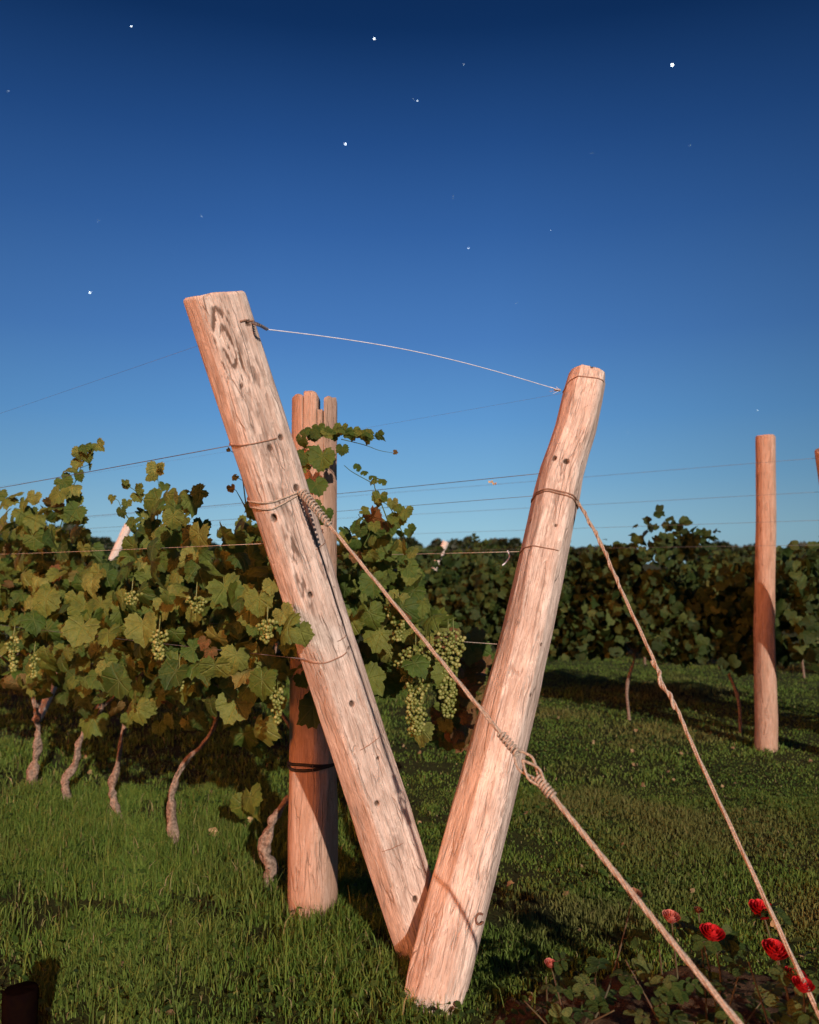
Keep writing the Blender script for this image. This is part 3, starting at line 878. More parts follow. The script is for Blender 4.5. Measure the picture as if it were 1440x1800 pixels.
def place(A, protos, pos, nrm, tip, size, rnd, qr=rng):
    """leaves whose blade normal ~ nrm and whose tip points ~ tip"""
    pos, nrm, tip = map(lambda a: np.atleast_2d(np.asarray(a, float)), (pos, nrm, tip))
    n = len(pos)
    nz = nrm / np.linalg.norm(nrm, axis=1)[:, None]
    ty = tip - nz * np.sum(tip * nz, 1)[:, None]; ty /= np.linalg.norm(ty, axis=1)[:, None] + 1e-9
    tx = np.cross(ty, nz)
    which = qr.integers(0, len(protos), n)
    size = np.broadcast_to(size, (n,)); rnd = np.broadcast_to(rnd, (n,))
    for w_ in range(len(protos)):
        ix = np.where(which == w_)[0]
        if not len(ix): continue
        V, F = protos[w_]
        W = pos[ix, None, :] + size[ix, None, None] * (V[None, :, 0:1] * tx[ix, None, :] + V[None, :, 1:2] * ty[ix, None, :] + V[None, :, 2:3] * nz[ix, None, :])
        m = len(V); offs = (np.arange(len(ix)) * m)[:, None, None]
        Fs = [(f[None] + offs).reshape(-1, f.shape[1]) for f in F]
        lp = np.empty((len(ix), m, 3)); lp[:, :, :2] = V[None, :, :2]; lp[:, :, 2] = rnd[ix, None]
        A.add(W.reshape(-1, 3), Fs, lp=lp.reshape(-1, 3))
def rand_dirs(n, bias, spread, qr=rng):
    return np.asarray(bias)[None] + qr.normal(0, spread, (n, 3))
def leaf_col(n, qr=rng, dry=.05):
    r = np.clip(qr.beta(2.2, 2.2, n) * .9, 0, .88)
    d = qr.random(n) < dry
    r[d] = qr.uniform(.9, 1.0, d.sum())
    return r

def tubeA(A, P, r, sides=5, rnd=.3):
    V, F = sweep(P, r, sides)
    A.add(V, F, lp=np.tile([.3, .3, rnd], (len(V), 1)))

# ---- row 1, the near row.  Vines along the row; s = distance from the split post
trunks_px = [
    [(468, 1556), (478, 1525), (464, 1500), (470, 1470), (484, 1438), (500, 1412), (522, 1385), (540, 1320), (545, 1200)],
    [(302, 1488), (305, 1465), (300, 1420), (303, 1390), (312, 1362), (330, 1335), (352, 1312), (372, 1285), (382, 1255), (380, 1220), (385, 1150)],
    [(211, 1442), (203, 1415), (197, 1395), (200, 1370), (208, 1335), (214, 1295), (222, 1268), (240, 1235), (250, 1180)],
    [(117, 1412), (118, 1390), (112, 1372), (130, 1350), (136, 1325), (142, 1295), (156, 1268), (172, 1245), (190, 1190)],
    [(56, 1382), (60, 1345), (66, 1310), (67, 1270), (64, 1240), (70, 1170)]]
trunk_r = [.024, .018, .021, .022, .027]
vlabels = ['vine beside the split post, with the two big grape clusters',
           'vine with the long kinked stem, second from the split post',
           'vine with the S-curved stem, third from the split post',
           'vine with the elbow-shaped stem, fourth from the split post',
           'vine with the straight thick stem, nearest the left edge of the picture']
V1 = []
for i, tp in enumerate(trunks_px):
    base = gr(*tp[0])
    v = empty('grapevine', base, vlabels[i], 'grapevine', 'grapevines of the near row')
    pts = [base - np.array([0, 0, .05])] + [at(a, b, base[1] - .002 * k) for k, (a, b) in enumerate(tp)]
    n = 70
    P = resample(pts, n)
    P = P + .004 * np.stack([vnoise(np.stack([np.arange(n) * .3, np.zeros(n) + i, np.zeros(n)], 1), 5 + k) for k in range(3)], 1)
    k_ = np.linspace(0, 1, n)
    rr = trunk_r[i] * (1.25 - .75 * np.clip(k_ * 1.3, 0, 1)) * (1 + .30 * vnoise(np.stack([k_ * 16, np.zeros(n) + i * 3, np.zeros(n)], 1), 9))
    A = Acc(); V_, F_ = sweep(P, rr, 18, True, .65, i); A.add(V_, F_)
    # arms
    top = P[-1]
    for sg in (-1, 1):
        for nn in (.35, -.35):
            Q = resample([P[-16], P[-8] + U * .05 * sg, top + U * .25 * sg + NN * nn * .6 + np.array([0, 0, .1]), top + U * .5 * sg + NN * nn + np.array([0, 0, .12])], 14)
            V_, F_ = sweep(Q, np.linspace(.011, .006, 14), 7, True, .3, i); A.add(V_, F_)
    # short spur
    s0 = P[30]; V_, F_ = sweep([s0, s0 + np.array([.02, -.02, .05]), s0 + np.array([.035, -.02, .06])], [.006, .004, .003], 6); A.add(V_, F_)
    A.build('trunk', M['bark'], v)
    V1.append((v, base))
sv = np.array([(b - BP) @ U for _, b in V1])
AL = [Acc() for _ in V1]
def which_vine(P):
    s = (P - BP) @ U
    return np.argmin(np.abs(s[:, None] - sv[None, :]), 1)
def add_leaves(P, nrmb, spread, size, protos=HI, dry=.05, tipb=(0, 0, -1), cshift=0.0, qr=rng):
    n = len(P)
    if not n: return
    wv = which_vine(P)
    nd = rand_dirs(n, nrmb, spread); td = rand_dirs(n, tipb, .45)
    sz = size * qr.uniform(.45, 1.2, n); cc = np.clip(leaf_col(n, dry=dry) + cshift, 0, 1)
    for k in range(len(V1)):
        m = wv == k
        if m.any(): place(AL[k], protos, P[m], nd[m], td[m], sz[m], cc[m])
def rowpts(n, s0, s1, nc, ns, z0, z1, qr=rng):
    s = qr.uniform(s0, s1, n); q_ = qr.normal(nc, ns, n); z = qr.uniform(z0, z1, n)
    return BP[None, :] * np.array([1, 1, 0]) + s[:, None] * U + q_[:, None] * NN + np.stack([0 * z, 0 * z, z], 1)
topL = np.array([(-900, 880), (-200, 862), (0, 878), (40, 885), (85, 885), (105, 850), (135, 840), (150, 930), (172, 955), (205, 968), (222, 958), (238, 900), (262, 862),
                 (300, 852), (340, 880), (372, 912), (400, 910), (430, 896), (470, 885), (560, 885)])
botL = np.array([(-900, 1150), (0, 1195), (100, 1225), (200, 1250), (300, 1245), (400, 1240), (470, 1195), (540, 1165)])
facing = NN * .75 + np.array([.05, -.35, .35])
P = rowpts(2000, -.75, 5.2, .42, .15, .70, 1.85)
pp = proj(P)
keep = (pp[:, 1] > np.interp(pp[:, 0], topL[:, 0], topL[:, 1]) + 12) & (pp[:, 1] < np.interp(pp[:, 0], botL[:, 0], botL[:, 1])) & (pp[:, 0] < 512)
# thin the top half of the curtain a little
keep &= (rng.random(len(P)) < np.interp(pp[:, 1], [880, 1000, 1100], [.42, .75, .85]))
add_leaves(P[keep], facing, .62, .122)
P = rowpts(900, -.3, 5.2, .12, .16, .85, 1.6)
pp = proj(P)
keep = (pp[:, 1] > np.interp(pp[:, 0], topL[:, 0], topL[:, 1]) + 22) & (pp[:, 0] < 560) & ~((pp[:, 0] > 490) & (pp[:, 1] < 960))
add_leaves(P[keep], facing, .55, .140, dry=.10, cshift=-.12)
P = rowpts(700, .0, 5.2, -.42, .16, .75, 1.62)
pp = proj(P)
keep = (pp[:, 1] > np.interp(pp[:, 0], topL[:, 0], topL[:, 1]) + 16) & (pp[:, 0] < 560) & ~((pp[:, 0] > 480) & (pp[:, 1] < 960))
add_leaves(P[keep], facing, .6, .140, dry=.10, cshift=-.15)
# low stragglers under the canopy
P = np.array([at(*p) for p in [(430, 1290, 3.7), (450, 1310, 3.75), (405, 1262, 3.7), (150, 1240, 4.0), (165, 1262, 4.1), (225, 1262, 4.1), (255, 1250, 4.0), (330, 1270, 3.9), (280, 1275, 4.1),
                               (350, 1262, 3.8), (440, 1400, 3.9), (455, 1420, 3.9), (430, 1415, 4.0), (300, 1262, 3.8), (460, 1275, 3.3), (400, 1200, 3.0), (445, 1195, 2.95), (415, 1235, 3.05)]])
add_leaves(P, facing, .3, .15, dry=0)
# back curtain that shows right of the left log
polyR = [(585, 985), (600, 930), (622, 900), (655, 905), (690, 925), (712, 975), (742, 1015), (752, 1075), (790, 1090), (800, 1120), (800, 1185), (700, 1200), (680, 1215), (560, 1200), (560, 1000)]
P = rowpts(2400, -1.0, .25, -.42, .2, .75, 1.75)
keep = inpoly(proj(P), polyR)
add_leaves(P[keep][:250], np.array([-.05, -1, .35]), .55, .115)
# shaded clump low between the logs
polyB = [(772, 1175), (800, 1120), (850, 1110), (852, 1290), (800, 1312), (768, 1290)]
P = rowpts(6000, -1.2, .2, -.75, .2, .55, 1.3)
keep = inpoly(proj(P), polyB)
add_leaves(P[keep][:150], np.array([.3, -.8, .4]), .6, .11, dry=.85)
# single leaves that stand out
singles = [(775, 1098, 3.25, .10, .85), (742, 1288, 3.1, .105, .8), (668, 1120, 3.2, .15, .62), (655, 1030, 3.2, .13, .35), (700, 1060, 3.2, .11, .7), (650, 1085, 3.15, .13, .45),
           (716, 1005, 3.3, .10, .4), (745, 1140, 3.2, .09, .85), (720, 1120, 3.25, .10, .7), (528, 1118, 2.48, .085, .72), (497, 1085, 2.5, .085, .8), (455, 1060, 2.55, .11, .6),
           (478, 1035, 2.55, .07, .8), (395, 1040, 2.7, .12, .5), (440, 1078, 2.65, .12, .68), (80, 1060, 3.1, .13, .62), (145, 1110, 3.0, .14, .66), (250, 1105, 2.9, .13, .7),
           (360, 1135, 2.85, .05, .97), (370, 1150, 2.85, .05, .97), (275, 830, 3.4, .085, .84), (60, 880, 3.7, .085, .84), (185, 1180, 3.0, .075, .8), (415, 1160, 2.75, .11, .72), (430, 1190, 2.8, .09, .9),
           (700, 918, 3.25, .09, .4), (712, 905, 3.2, .08, .55), (682, 930, 3.25, .05, .97), (668, 880, 3.25, .07, .55), (690, 890, 3.2, .05, .85)]
for (px, py, Y, sz, c) in singles:
    p = at(px, py - 8, Y)[None]
    k = which_vine(p)[0]
    place(AL[k], HI, p, rand_dirs(1, (0.0, -1, .35), .16), rand_dirs(1, (0, 0, -1), .3), sz, c)
# shoots reaching up, with leaves along them
def shoot(vi, pix, Y, nleaf, size, cols=(.2, .8), r=.0028, tipb=(0, 0, -1)):
    Yv = Y if not np.isscalar(Y) else [Y] * len(pix)
    P = resample([at(a, b, y) for (a, b), y in zip(pix, Yv)], 40)
    tubeA(AL[vi], P, np.linspace(r, r * .4, 40))
    if nleaf:
        idx = np.linspace(4, 39, nleaf).astype(int)
        for j, i in enumerate(idx):
            o = np.array([(-1) ** j * .02, rng.uniform(-.05, .02), .012]) * rng.uniform(.6, 1.6)
            fade = 1 - .5 * i / 39
            place(AL[vi], HI, P[i] + o, rand_dirs(1, (0.1, -.9, .5), .5), rand_dirs(1, tipb, .6), size * fade * rng.uniform(.75, 1.15), rng.uniform(*cols))
            tubeA(AL[vi], [P[i], P[i] + o * .6, P[i] + o], .0012, 4)
shoot(4, [(105, 930), (120, 880), (135, 840), (150, 805), (172, 786)], 3.7, 15, .12, (.3, .85))
shoot(4, [(60, 930), (40, 890), (15, 875), (-20, 870)], 3.8, 8, .12)
shoot(3, [(270, 960), (262, 900), (240, 865), (215, 850)], 3.4, 7, .09)
shoot(3, [(270, 960), (280, 880), (276, 830)], 3.4, 7, .11, (.3, .85))
shoot(3, [(235, 925), (215, 895), (208, 880)], 3.35, 4, .08)
shoot(2, [(300, 930), (330, 880), (350, 868)], 3.2, 6, .12, (.15, .6))
shoot(1, [(440, 910), (425, 880), (415, 862)], 2.85, 2, .075, (.3, .92))
shoot(1, [(435, 910), (425, 830), (418, 800)], 2.9, 4, .05, (.8, .95))
shoot(0, [(690, 940), (676, 900), (660, 860), (655, 850), (620, 830), (605, 818)], 3.2, 0, .05)
for (a, b, s_, c) in [(628, 822, .035, .3), (640, 832, .03, .4), (660, 842, .04, .5), (672, 848, .035, .4), (655, 838, .03, .4)]:
    place(AL[0], HI, at(a, b, 3.2), rand_dirs(1, (0, -1, .6), .4), rand_dirs(1, (0, 0, 1), .8), s_ * 1.2, c)
shoot(0, [(706, 985), (715, 960), (700, 920), (685, 892), (670, 880)], 3.2, 7, .075, (.3, .7))
shoot(0, [(640, 960), (650, 930), (630, 905)], 3.2, 5, .08, (.2, .6))
# the spray draped over the split post
shoot(0, [(525, 900), (530, 830), (540, 775), (575, 765), (630, 765), (664, 772)], [3.22, 3.18, 3.14, 3.12, 3.1, 3.1], 16, .085, (.15, .7), tipb=(.3, 0, -1))
shoot(0, [(600, 772), (640, 782), (668, 792), (697, 797)], 3.12, 0, .05, r=.0018)
place(AL[0], HI, at(694, 795, 3.12), (0, -1, .2), (1, 0, 0), .022, .95)
for (a, b, s_, c) in [(566, 802, .125, .38), (556, 852, .10, .3), (548, 885, .08, .5), (535, 800, .08, .25), (602, 788, .06, .2), (572, 900, .08, .3), (536, 755, .06, .3), (560, 750, .06, .35), (600, 752, .07, .45), (620, 757, .075, .5), (645, 762, .06, .6), (585, 760, .07, .3)]:
    place(AL[0], HI, at(a, b, 3.12), rand_dirs(1, (.1, -1, .35), .25), rand_dirs(1, (.1, 0, -1), .3), s_, c)

# grape clusters
def ico(sub):
    import bmesh
    bm = bmesh.new(); bmesh.ops.create_icosphere(bm, subdivisions=sub, radius=1)
    V = np.array([v.co[:] for v in bm.verts]); F = np.array([[v.index for v in f.verts] for f in bm.faces]); bm.free()
    return V, F
IV, IF = ico(2)
def cluster(vi, px, py0, py1, Y, wpx, n, br=.0068, parent=None, sub=(IV, IF), shoulder=.4):
    v = parent or V1[vi][0]
    A = Acc()
    top = at(px, py0, Y); bot = at(px, py1, Y)
    H = top[2] - bot[2]; W = wpx * Y / FPX / 2
    pts = []
    tries = 0
    while len(pts) < n and tries < n * 60:
        tries += 1
        k = random.random() ** .85
        wr_ = W * (1 - .72 * k) * (1 if k > .12 else .6 + 3.3 * k)
        a = random.uniform(0, 2 * math.pi); q_ = wr_ * random.uniform(.35, 1)
        lob = 1 + .35 * math.sin(a * 2 + k * 9)
        p = np.array([top[0] + math.cos(a) * q_ * lob, top[1] + math.sin(a) * q_ * .8, top[2] - H * k])
        if pts and np.min(np.linalg.norm(np.array(pts) - p, axis=1)) < br * 1.22: continue
        pts.append(p)
    for p in pts:
        r_ = br * random.uniform(.78, 1.12)
        A.add(p + sub[0] * r_, [sub[1]], lp=np.tile([0, 0, random.random()], (len(sub[0]), 1)))
    V_, F_ = sweep(resample([top + np.array([0, .01, .05]), top, (top + bot) / 2, bot], 12), np.linspace(.0022, .001, 12), 5)
    A.add(V_, F_, lp=np.tile([0, 0, .0], (len(V_), 1)))
    A.build('grape_cluster', M['berry'], v)
cluster(0, 731, 1140, 1292, 3.06, 68, 320, .0072)
cluster(0, 788, 1112, 1262, 3.0, 54, 260, .0072)
cluster(0, 797, 1110, 1180, 3.02, 40, 50, .0078)
cluster(0, 700, 1060, 1125, 3.15, 50, 70, .007)
cluster(0, 488, 1200, 1272, 2.95, 34, 50, .0072)
cluster(1, 470, 1090, 1130, 2.5, 40, 40, .0065)
cluster(2, 345, 1050, 1080, 2.7, 44, 40, .0062)
cluster(2, 280, 1108, 1160, 2.85, 34, 50, .0065)
cluster(2, 315, 1175, 1215, 2.95, 34, 35, .0065)
cluster(3, 232, 1040, 1062, 2.9, 40, 26, .0062)
cluster(4, 24, 1120, 1180, 3.2, 28, 45, .007)
cluster(4, 60, 1150, 1190, 3.3, 20, 22, .007)
for k, (v, b) in enumerate(V1):
    AL[k].build('foliage', M['leaf'], v)

# ------------------------------------------------------------------ farther rows
def far_vine(seed, base, nl, lsize, zb, zt, spike=0, cl=True):
    """one vine: trunk, foliage, grape clusters, built round a base point"""
    q_ = np.random.default_rng(seed)
    base = np.array(base, float)
    v = empty('grapevine', base)
    A = Acc()
    P = resample([base - [0, 0, .05], base + np.array([q_.uniform(-.05, .05), 0, .3]), base + np.array([q_.uniform(-.12, .12), 0, .6]), base + np.array([q_.uniform(-.1, .1), 0, 1.0])], 24)
    V_, F_ = sweep(P, np.linspace(.016, .010, 24) * 1.0, 8, True, .4, seed); A.add(V_, F_)
    for sg in (-1, 1):
        for nn in (.08, -.3):
            V_, F_ = sweep(resample([P[15], P[20] + U * .2 * sg + NN * nn * .5, P[-1] + U * .5 * sg + NN * nn], 10), .007, 6); A.add(V_, F_)
    A.build('trunk', M['bark'], v)
    A = Acc()
    n = nl
    s = q_.uniform(-.68, .68, n)
    side_ = q_.random(n)
    nc = np.where(side_ < .6, .22, np.where(side_ < .8, 0.05, -.35))
    nn = nc + q_.normal(0, .10, n)
    zmin = zb + .10 * vnoise(np.stack([s * 4 + seed * 7, s * 0, s * 0], 1), 3); zmax = zt - .02 + .30 * vnoise(np.stack([s * 3 + seed * 5, s * 0, s * 0], 1), 8)
    z = zmin + (zmax - zmin) * q_.random(n) ** .85
    pos = base + s[:, None] * U + nn[:, None] * NN + np.stack([0 * z, 0 * z, z], 1)
    gap = vnoise(np.stack([s * 6 + seed * 3, z * 6, nn * 3], 1), 12) + np.clip((z - zt + .35) * .9, 0, .5)
    kp_ = gap < .42
    pos = pos[kp_]; n = len(pos)
    place(A, LO, pos, rand_dirs(n, facing, .8, q_), rand_dirs(n, (0, 0, -1), .5, q_), lsize * q_.uniform(.4, 1.3, n), np.clip(q_.beta(1.4, 2.6, n), 0, 1), q_)
    for k in range(spike):
        s_ = q_.uniform(-.5, .5); b = base + U * s_ + NN * .3 + np.array([0, 0, zt - .1])
        tipp = b + np.array([q_.uniform(-.15, .15), 0, q_.uniform(.15, .36)])
        m = 12; kk_ = np.linspace(0, 1, m)[:, None]
        pos = b + (tipp - b) * kk_ + q_.normal(0, .035, (m, 3))
        place(A, LO, pos, rand_dirs(m, facing, .6, q_), rand_dirs(m, (0, 0, -1), .8, q_), lsize * .8 * (1 - .4 * kk_[:, 0]), q_.uniform(.1, .6, m), q_)
        tubeA(A, [b, tipp], .003, 4)
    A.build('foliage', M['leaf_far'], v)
    return v
def copy_vine(src, loc, label, group):
    r = src.copy(); col.objects.link(r); r.location = [float(x) for x in loc]
    for ch in list(src.children):
        c = ch.copy(); col.objects.link(c); c.parent = r
    r["label"] = label; r["category"] = 'grapevine'; r["group"] = group
    return r
order = ['nearest the tall right-hand post', 'second from the tall right-hand post', 'third from the tall right-hand post', 'fourth from the tall right-hand post',
         'fifth from the tall right-hand post', 'sixth from the tall right-hand post', 'seventh from the tall right-hand post', 'eighth from the tall right-hand post', 'ninth from the tall right-hand post', 'tenth from the tall right-hand post']
protos2 = []
BF0 = BF * np.array([1, 1, 0])
steps = [.35, 1.35, 2.35, 3.35, 4.35, 5.35, 6.5, 7.6, 8.7, 9.8]
for i, s_ in enumerate(steps):
    loc = BF0 + U * s_ - NN * .42
    lb = 'dark leafy vine of the farther row, ' + order[i]
    if i < 5:
        v = far_vine(60 + i, loc, 1900 if i < 3 else 1600, .095, .60, 1.39, spike=(3, 4, 3, 2, 2)[i])
        tag(v, lb, 'grapevine', 'grapevines of the farther row'); protos2.append(v)
    else:
        copy_vine(protos2[2 + i % 3], loc, lb, 'grapevines of the farther row')
# low end clump of that row right of the post
v = far_vine(71, BF0 - U * .95 - NN * .62, 1500, .10, .42, 1.42)
tag(v, 'bushy vine hanging low right of the tall right-hand post', 'grapevine', 'grapevines of the farther row')
# tall spray over the farther hedge
B5 = BF0 + U * 1.35
A = Acc(); q_ = np.random.default_rng(5)
spr = [at(1160, 985, 6.6), at(1170, 950, 6.6), at(1168, 915, 6.6)]
spr2 = [at(1160, 960, 6.6), at(1200, 955, 6.6), at(1228, 945, 6.6)]
hv = protos2[1]
for pth, m in ((spr, 80), (spr2, 50)):
    P = resample(pth, m); tubeA(A, P, .003, 4)
    pos = P + q_.normal(0, .12, (m, 3)) * np.array([1, .6, .55])
    place(A, LO, pos, rand_dirs(m, facing, .6, q_), rand_dirs(m, (0, 0, -1), .9, q_), .085 * q_.uniform(.5, 1.1, m), q_.uniform(.0, .6, m), q_)
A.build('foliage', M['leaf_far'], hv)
# third row
RS = (BF0 - BP * np.array([1, 1, 0]))
B6 = BF0 + RS * .95 - NN * .3
nth = ['first', 'second', 'third', 'fourth', 'fifth', 'sixth', 'seventh', 'eighth', 'ninth', 'tenth', 'eleventh', 'twelfth', 'thirteenth', 'fourteenth']
for i in range(14):
    copy_vine(protos2[i % 5], B6 + U * (.3 + 1.05 * i), 'third-row vine behind the farther hedge, %s from the right end' % nth[i], 'grapevines of the third row')

# pale stakes of the rows behind
def stake(base_px, top_px, Y, r, label, name='pale_stake'):
    b = at(*base_px, Y); t = at(*top_px, Y)
    base = b + (t - b) * ((0 - b[2]) / (t[2] - b[2]))
    lg = Log(base - (t - base) * .03, t, r, r * .92, 88, facets=7)
    o = lg.mesh(name, M['wood_pale'], None, loc=base, na=40, nt_=80)
    tag(o, label, 'stake', 'pale leaning stakes')
stake((195, 990), (227, 922), 7.4, .042, 'pale leaning stake in the sky gap of the near row leaves')
stake((770, 985), (784, 952), 10.0, .045, 'small pale leaning stake poking over the far hedge between the two leaning logs')
# near-black upright block in the near left corner
sb = at(36, 1738, 2.25); sb0 = np.array([sb[0], sb[1], 0])
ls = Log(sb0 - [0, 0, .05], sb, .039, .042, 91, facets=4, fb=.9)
o = ls.mesh('dark_block', M['near_black'], None, loc=sb0, na=40, nt_=40)
tag(o, 'short near-black block low in the grass at the bottom left corner', 'stake')
# dry curled leaves in the grass, and caught on the wire
for k, (p, s_, lb) in enumerate([(gr(374, 1480) + [0, 0, .05], .07, 'curled tan leaf lying on the grass in front of the second vine stem'),
                            (gr(440, 1457) + [0, 0, .05], .05, 'small pale leaf lying left of the split post')]):
    A = Acc(); place(A, HI, p, (.3, -.5, 1), (1, .3, .2), s_, .9)
    tag(A.build('dry_leaf', M['deadleaf'], None, loc=p), lb, 'leaf', 'fallen dry leaves')
A = Acc()
pw = at(868, 847, 3.3)
for k in range(4):
    place(A, HI, pw + np.array([k * .008 - .016, 0, random.uniform(-.006, .004)]), rand_dirs(1, (0, -1, 0), .5), rand_dirs(1, (0, 0, -1), .6), .013, .9)
tag(A.build('dry_leaf', M['deadleaf'], None, loc=pw), 'withered scrap caught on the wire left of the two holes', 'leaf')
pw = at(884, 985, 3.2)
q0 = resample([at(892, 968, 3.2), at(896, 978, 3.2), at(890, 988, 3.2), at(883, 994, 3.2)], 16)
o = mesh('tendril', *sweep(q0, .003, 6), M['paletwine'], loc=q0[0])
tag(o, 'short pale tendril dangling from the wire left of the right leaning log', 'tendril')

# ------------------------------------------------------------------ distant trees
def far_tree(seed, loc, h, rad):
    q_ = np.random.default_rng(seed)
    loc = np.array(loc, float)
    v = empty('tree', loc)
    A = Acc()
    V_, F_ = sweep(resample([loc - [0, 0, .2], loc + [q_.uniform(-.2, .2), 0, h * .3], loc + [q_.uniform(-.3, .3), 0, h * .8]], 12), np.linspace(.16, .05, 12) * h / 5, 8); A.add(V_, F_)
    for k in range(7):
        a = q_.uniform(0, 6.28)
        V_, F_ = sweep(resample([loc + [0, 0, h * .3], loc + [math.cos(a) * rad * .4, math.sin(a) * rad * .4, h * .5], loc + [math.cos(a) * rad * .8, math.sin(a) * rad * .8, h * .7]], 8), np.linspace(.07, .02, 8) * h / 5, 6); A.add(V_, F_)
    A.build('trunk', M['tree_bark'], v)
    A = Acc()
    nb = 26
    cen = np.stack([q_.normal(0, .45, nb) * rad, q_.normal(0, .45, nb) * rad, h * (.62 + q_.uniform(-.32, .26, nb))], 1)
    cr = rad * q_.uniform(.22, .42, nb) * (1.2 - np.abs(cen[:, 2] / h - .55))
    n = 5200
    wh = q_.integers(0, nb, n); d = q_.normal(0, 1, (n, 3)); d /= np.linalg.norm(d, axis=1)[:, None]
    pos = loc + cen[wh] + d * (cr[wh] * q_.uniform(.6, 1.08, n) ** .6)[:, None]
    pos = pos[pos[:, 2] > .2]; n = len(pos)
    place(A, LO, pos, rand_dirs(n, (0, -.4, .5), .8, q_), rand_dirs(n, (0, 0, -1), .8, q_), rad * .16 * q_.uniform(.6, 1.3, n), q_.random(n), q_)
    A.build('crown', M['tree_leaf'], v)
    return v
tspec = [(812, 956, 95, 2.9), (886, 952, 90, 2.6), (1255, 966, 100, 3.6), (1392, 985, 90, 3.6), (1432, 975, 95, 4.2), (110, 934, 80, 3.4), (160, 950, 85, 3.0), (60, 938, 82, 3.6),
         (560, 962, 110, 3.2), (700, 966, 110, 3.0), (745, 968, 115, 2.6), (1020, 966, 105, 2.6), (1070, 972, 100, 2.6), (1330, 980, 100, 3.2), (480, 960, 100, 3.4), (330, 955, 90, 3.5), (945, 966, 105, 2.8)]
tl = ['round tree over the hedge right of the small pale stake', 'bushy tree over the hedge just left of the right leaning log', 'low tree behind the hedge right of the tall spray',
      'dark tree just right of the tall right-hand post', 'dark tree rising at the right edge of the picture', 'tree behind the near row above the fourth vine stem', 'small tree left of the left pale stake',
      'tree behind the near row near the left edge', 'tree hidden behind the split post', 'low tree left of the hedge stake', 'small low tree beside the hedge stake', 'small tree right of the right leaning log',
      'low tree under the second guy wire', 'low tree just left of the tall right-hand post', 'tree behind the left leaning log', 'tree behind the near row leaves beside the knotted log', 'low tree behind the right leaning log']
base_t = []
for i, (px, py, Y, rad) in enumerate(tspec):
    top = at(px, py - 4, Y); loc = (top[0], Y, 0); h = top[2]
    if i < 5:
        v = far_tree(200 + i, loc, h / .97, rad); base_t.append((v, h, rad))
    else:
        s0, h0, r0 = base_t[i % 5]
        v = s0.copy(); col.objects.link(v)
        for ch in list(s0.children):
            c = ch.copy(); col.objects.link(c); c.parent = v
        v.location = loc; v.scale = (rad / r0, rad / r0, h / h0); v.rotation_euler = (0, 0, i * .37 - 1.5)
    tag(v, 'distant ' + tl[i], 'tree', 'distant trees')

# ------------------------------------------------------------------ rose bed
def soilz(x, y):
    e = ((x - .95) / .78) ** 2 + ((y - 2.35) / .55) ** 2
    e = e + .25 * vnoise(np.stack([x * 5, y * 5, x * 0], -1), 6)
    return e
sx, sy = np.meshgrid(np.linspace(.0, 1.9, 150), np.linspace(1.5, 3.05, 130))
e = soilz(sx, sy)
sz = .045 * np.clip(1.0 - e, -.6, .7) + .010 * fbm(np.stack([sx * 22, sy * 22, sx * 0], -1), 4, 4) + .004 + zg(sx, sy)
sz = np.where(e > 1.12, zg(sx, sy) - .04, sz)
mesh('soil', np.stack([sx, sy, sz], -1).reshape(-1, 3), grid_faces(130, 150, False), M['soil'])["kind"] = "structure"

def rose(parent, p, r, mat, seed, up=(.1, -.25, 1)):
    q_ = np.random.default_rng(seed); A = Acc()
    upv = np.array(up, float); upv /= np.linalg.norm(upv)
    ax = np.cross(upv, [1, 0, 0]); ax /= np.linalg.norm(ax); ay = np.cross(upv, ax)
    for layer in range(5):
        m = 3 + layer * 2
        for k in range(m):
            a0 = k / m * 2 * np.pi + layer * .7 + q_.uniform(-.2, .2)
            op = (.10 + .16 * layer) * r; w_ = r * (.40 + .14 * layer); hh = r * (1.5 - .12 * layer)
            g = []
            for v_ in np.linspace(0, 1, 6):
                for u_ in np.linspace(-1, 1, 6):
                    aa = a0 + u_ * (1.0 - .08 * layer) * (w_ / r)
                    rr_ = op * (.25 + 1.0 * v_ ** .8) + .18 * r * v_ ** 3 * layer / 4 * (1 + .3 * math.cos(u_ * 3))
                    z_ = -r * .75 + hh * v_ ** 1.3 * (1 - .18 * u_ * u_)
                    g.append(p + (math.cos(aa) * ax + math.sin(aa) * ay) * rr_ + upv * z_)
            A.add(np.array(g), grid_faces(6, 6, False), lp=np.tile([0, 0, q_.random()], (36, 1)))
    return A.build('flower', mat, parent)
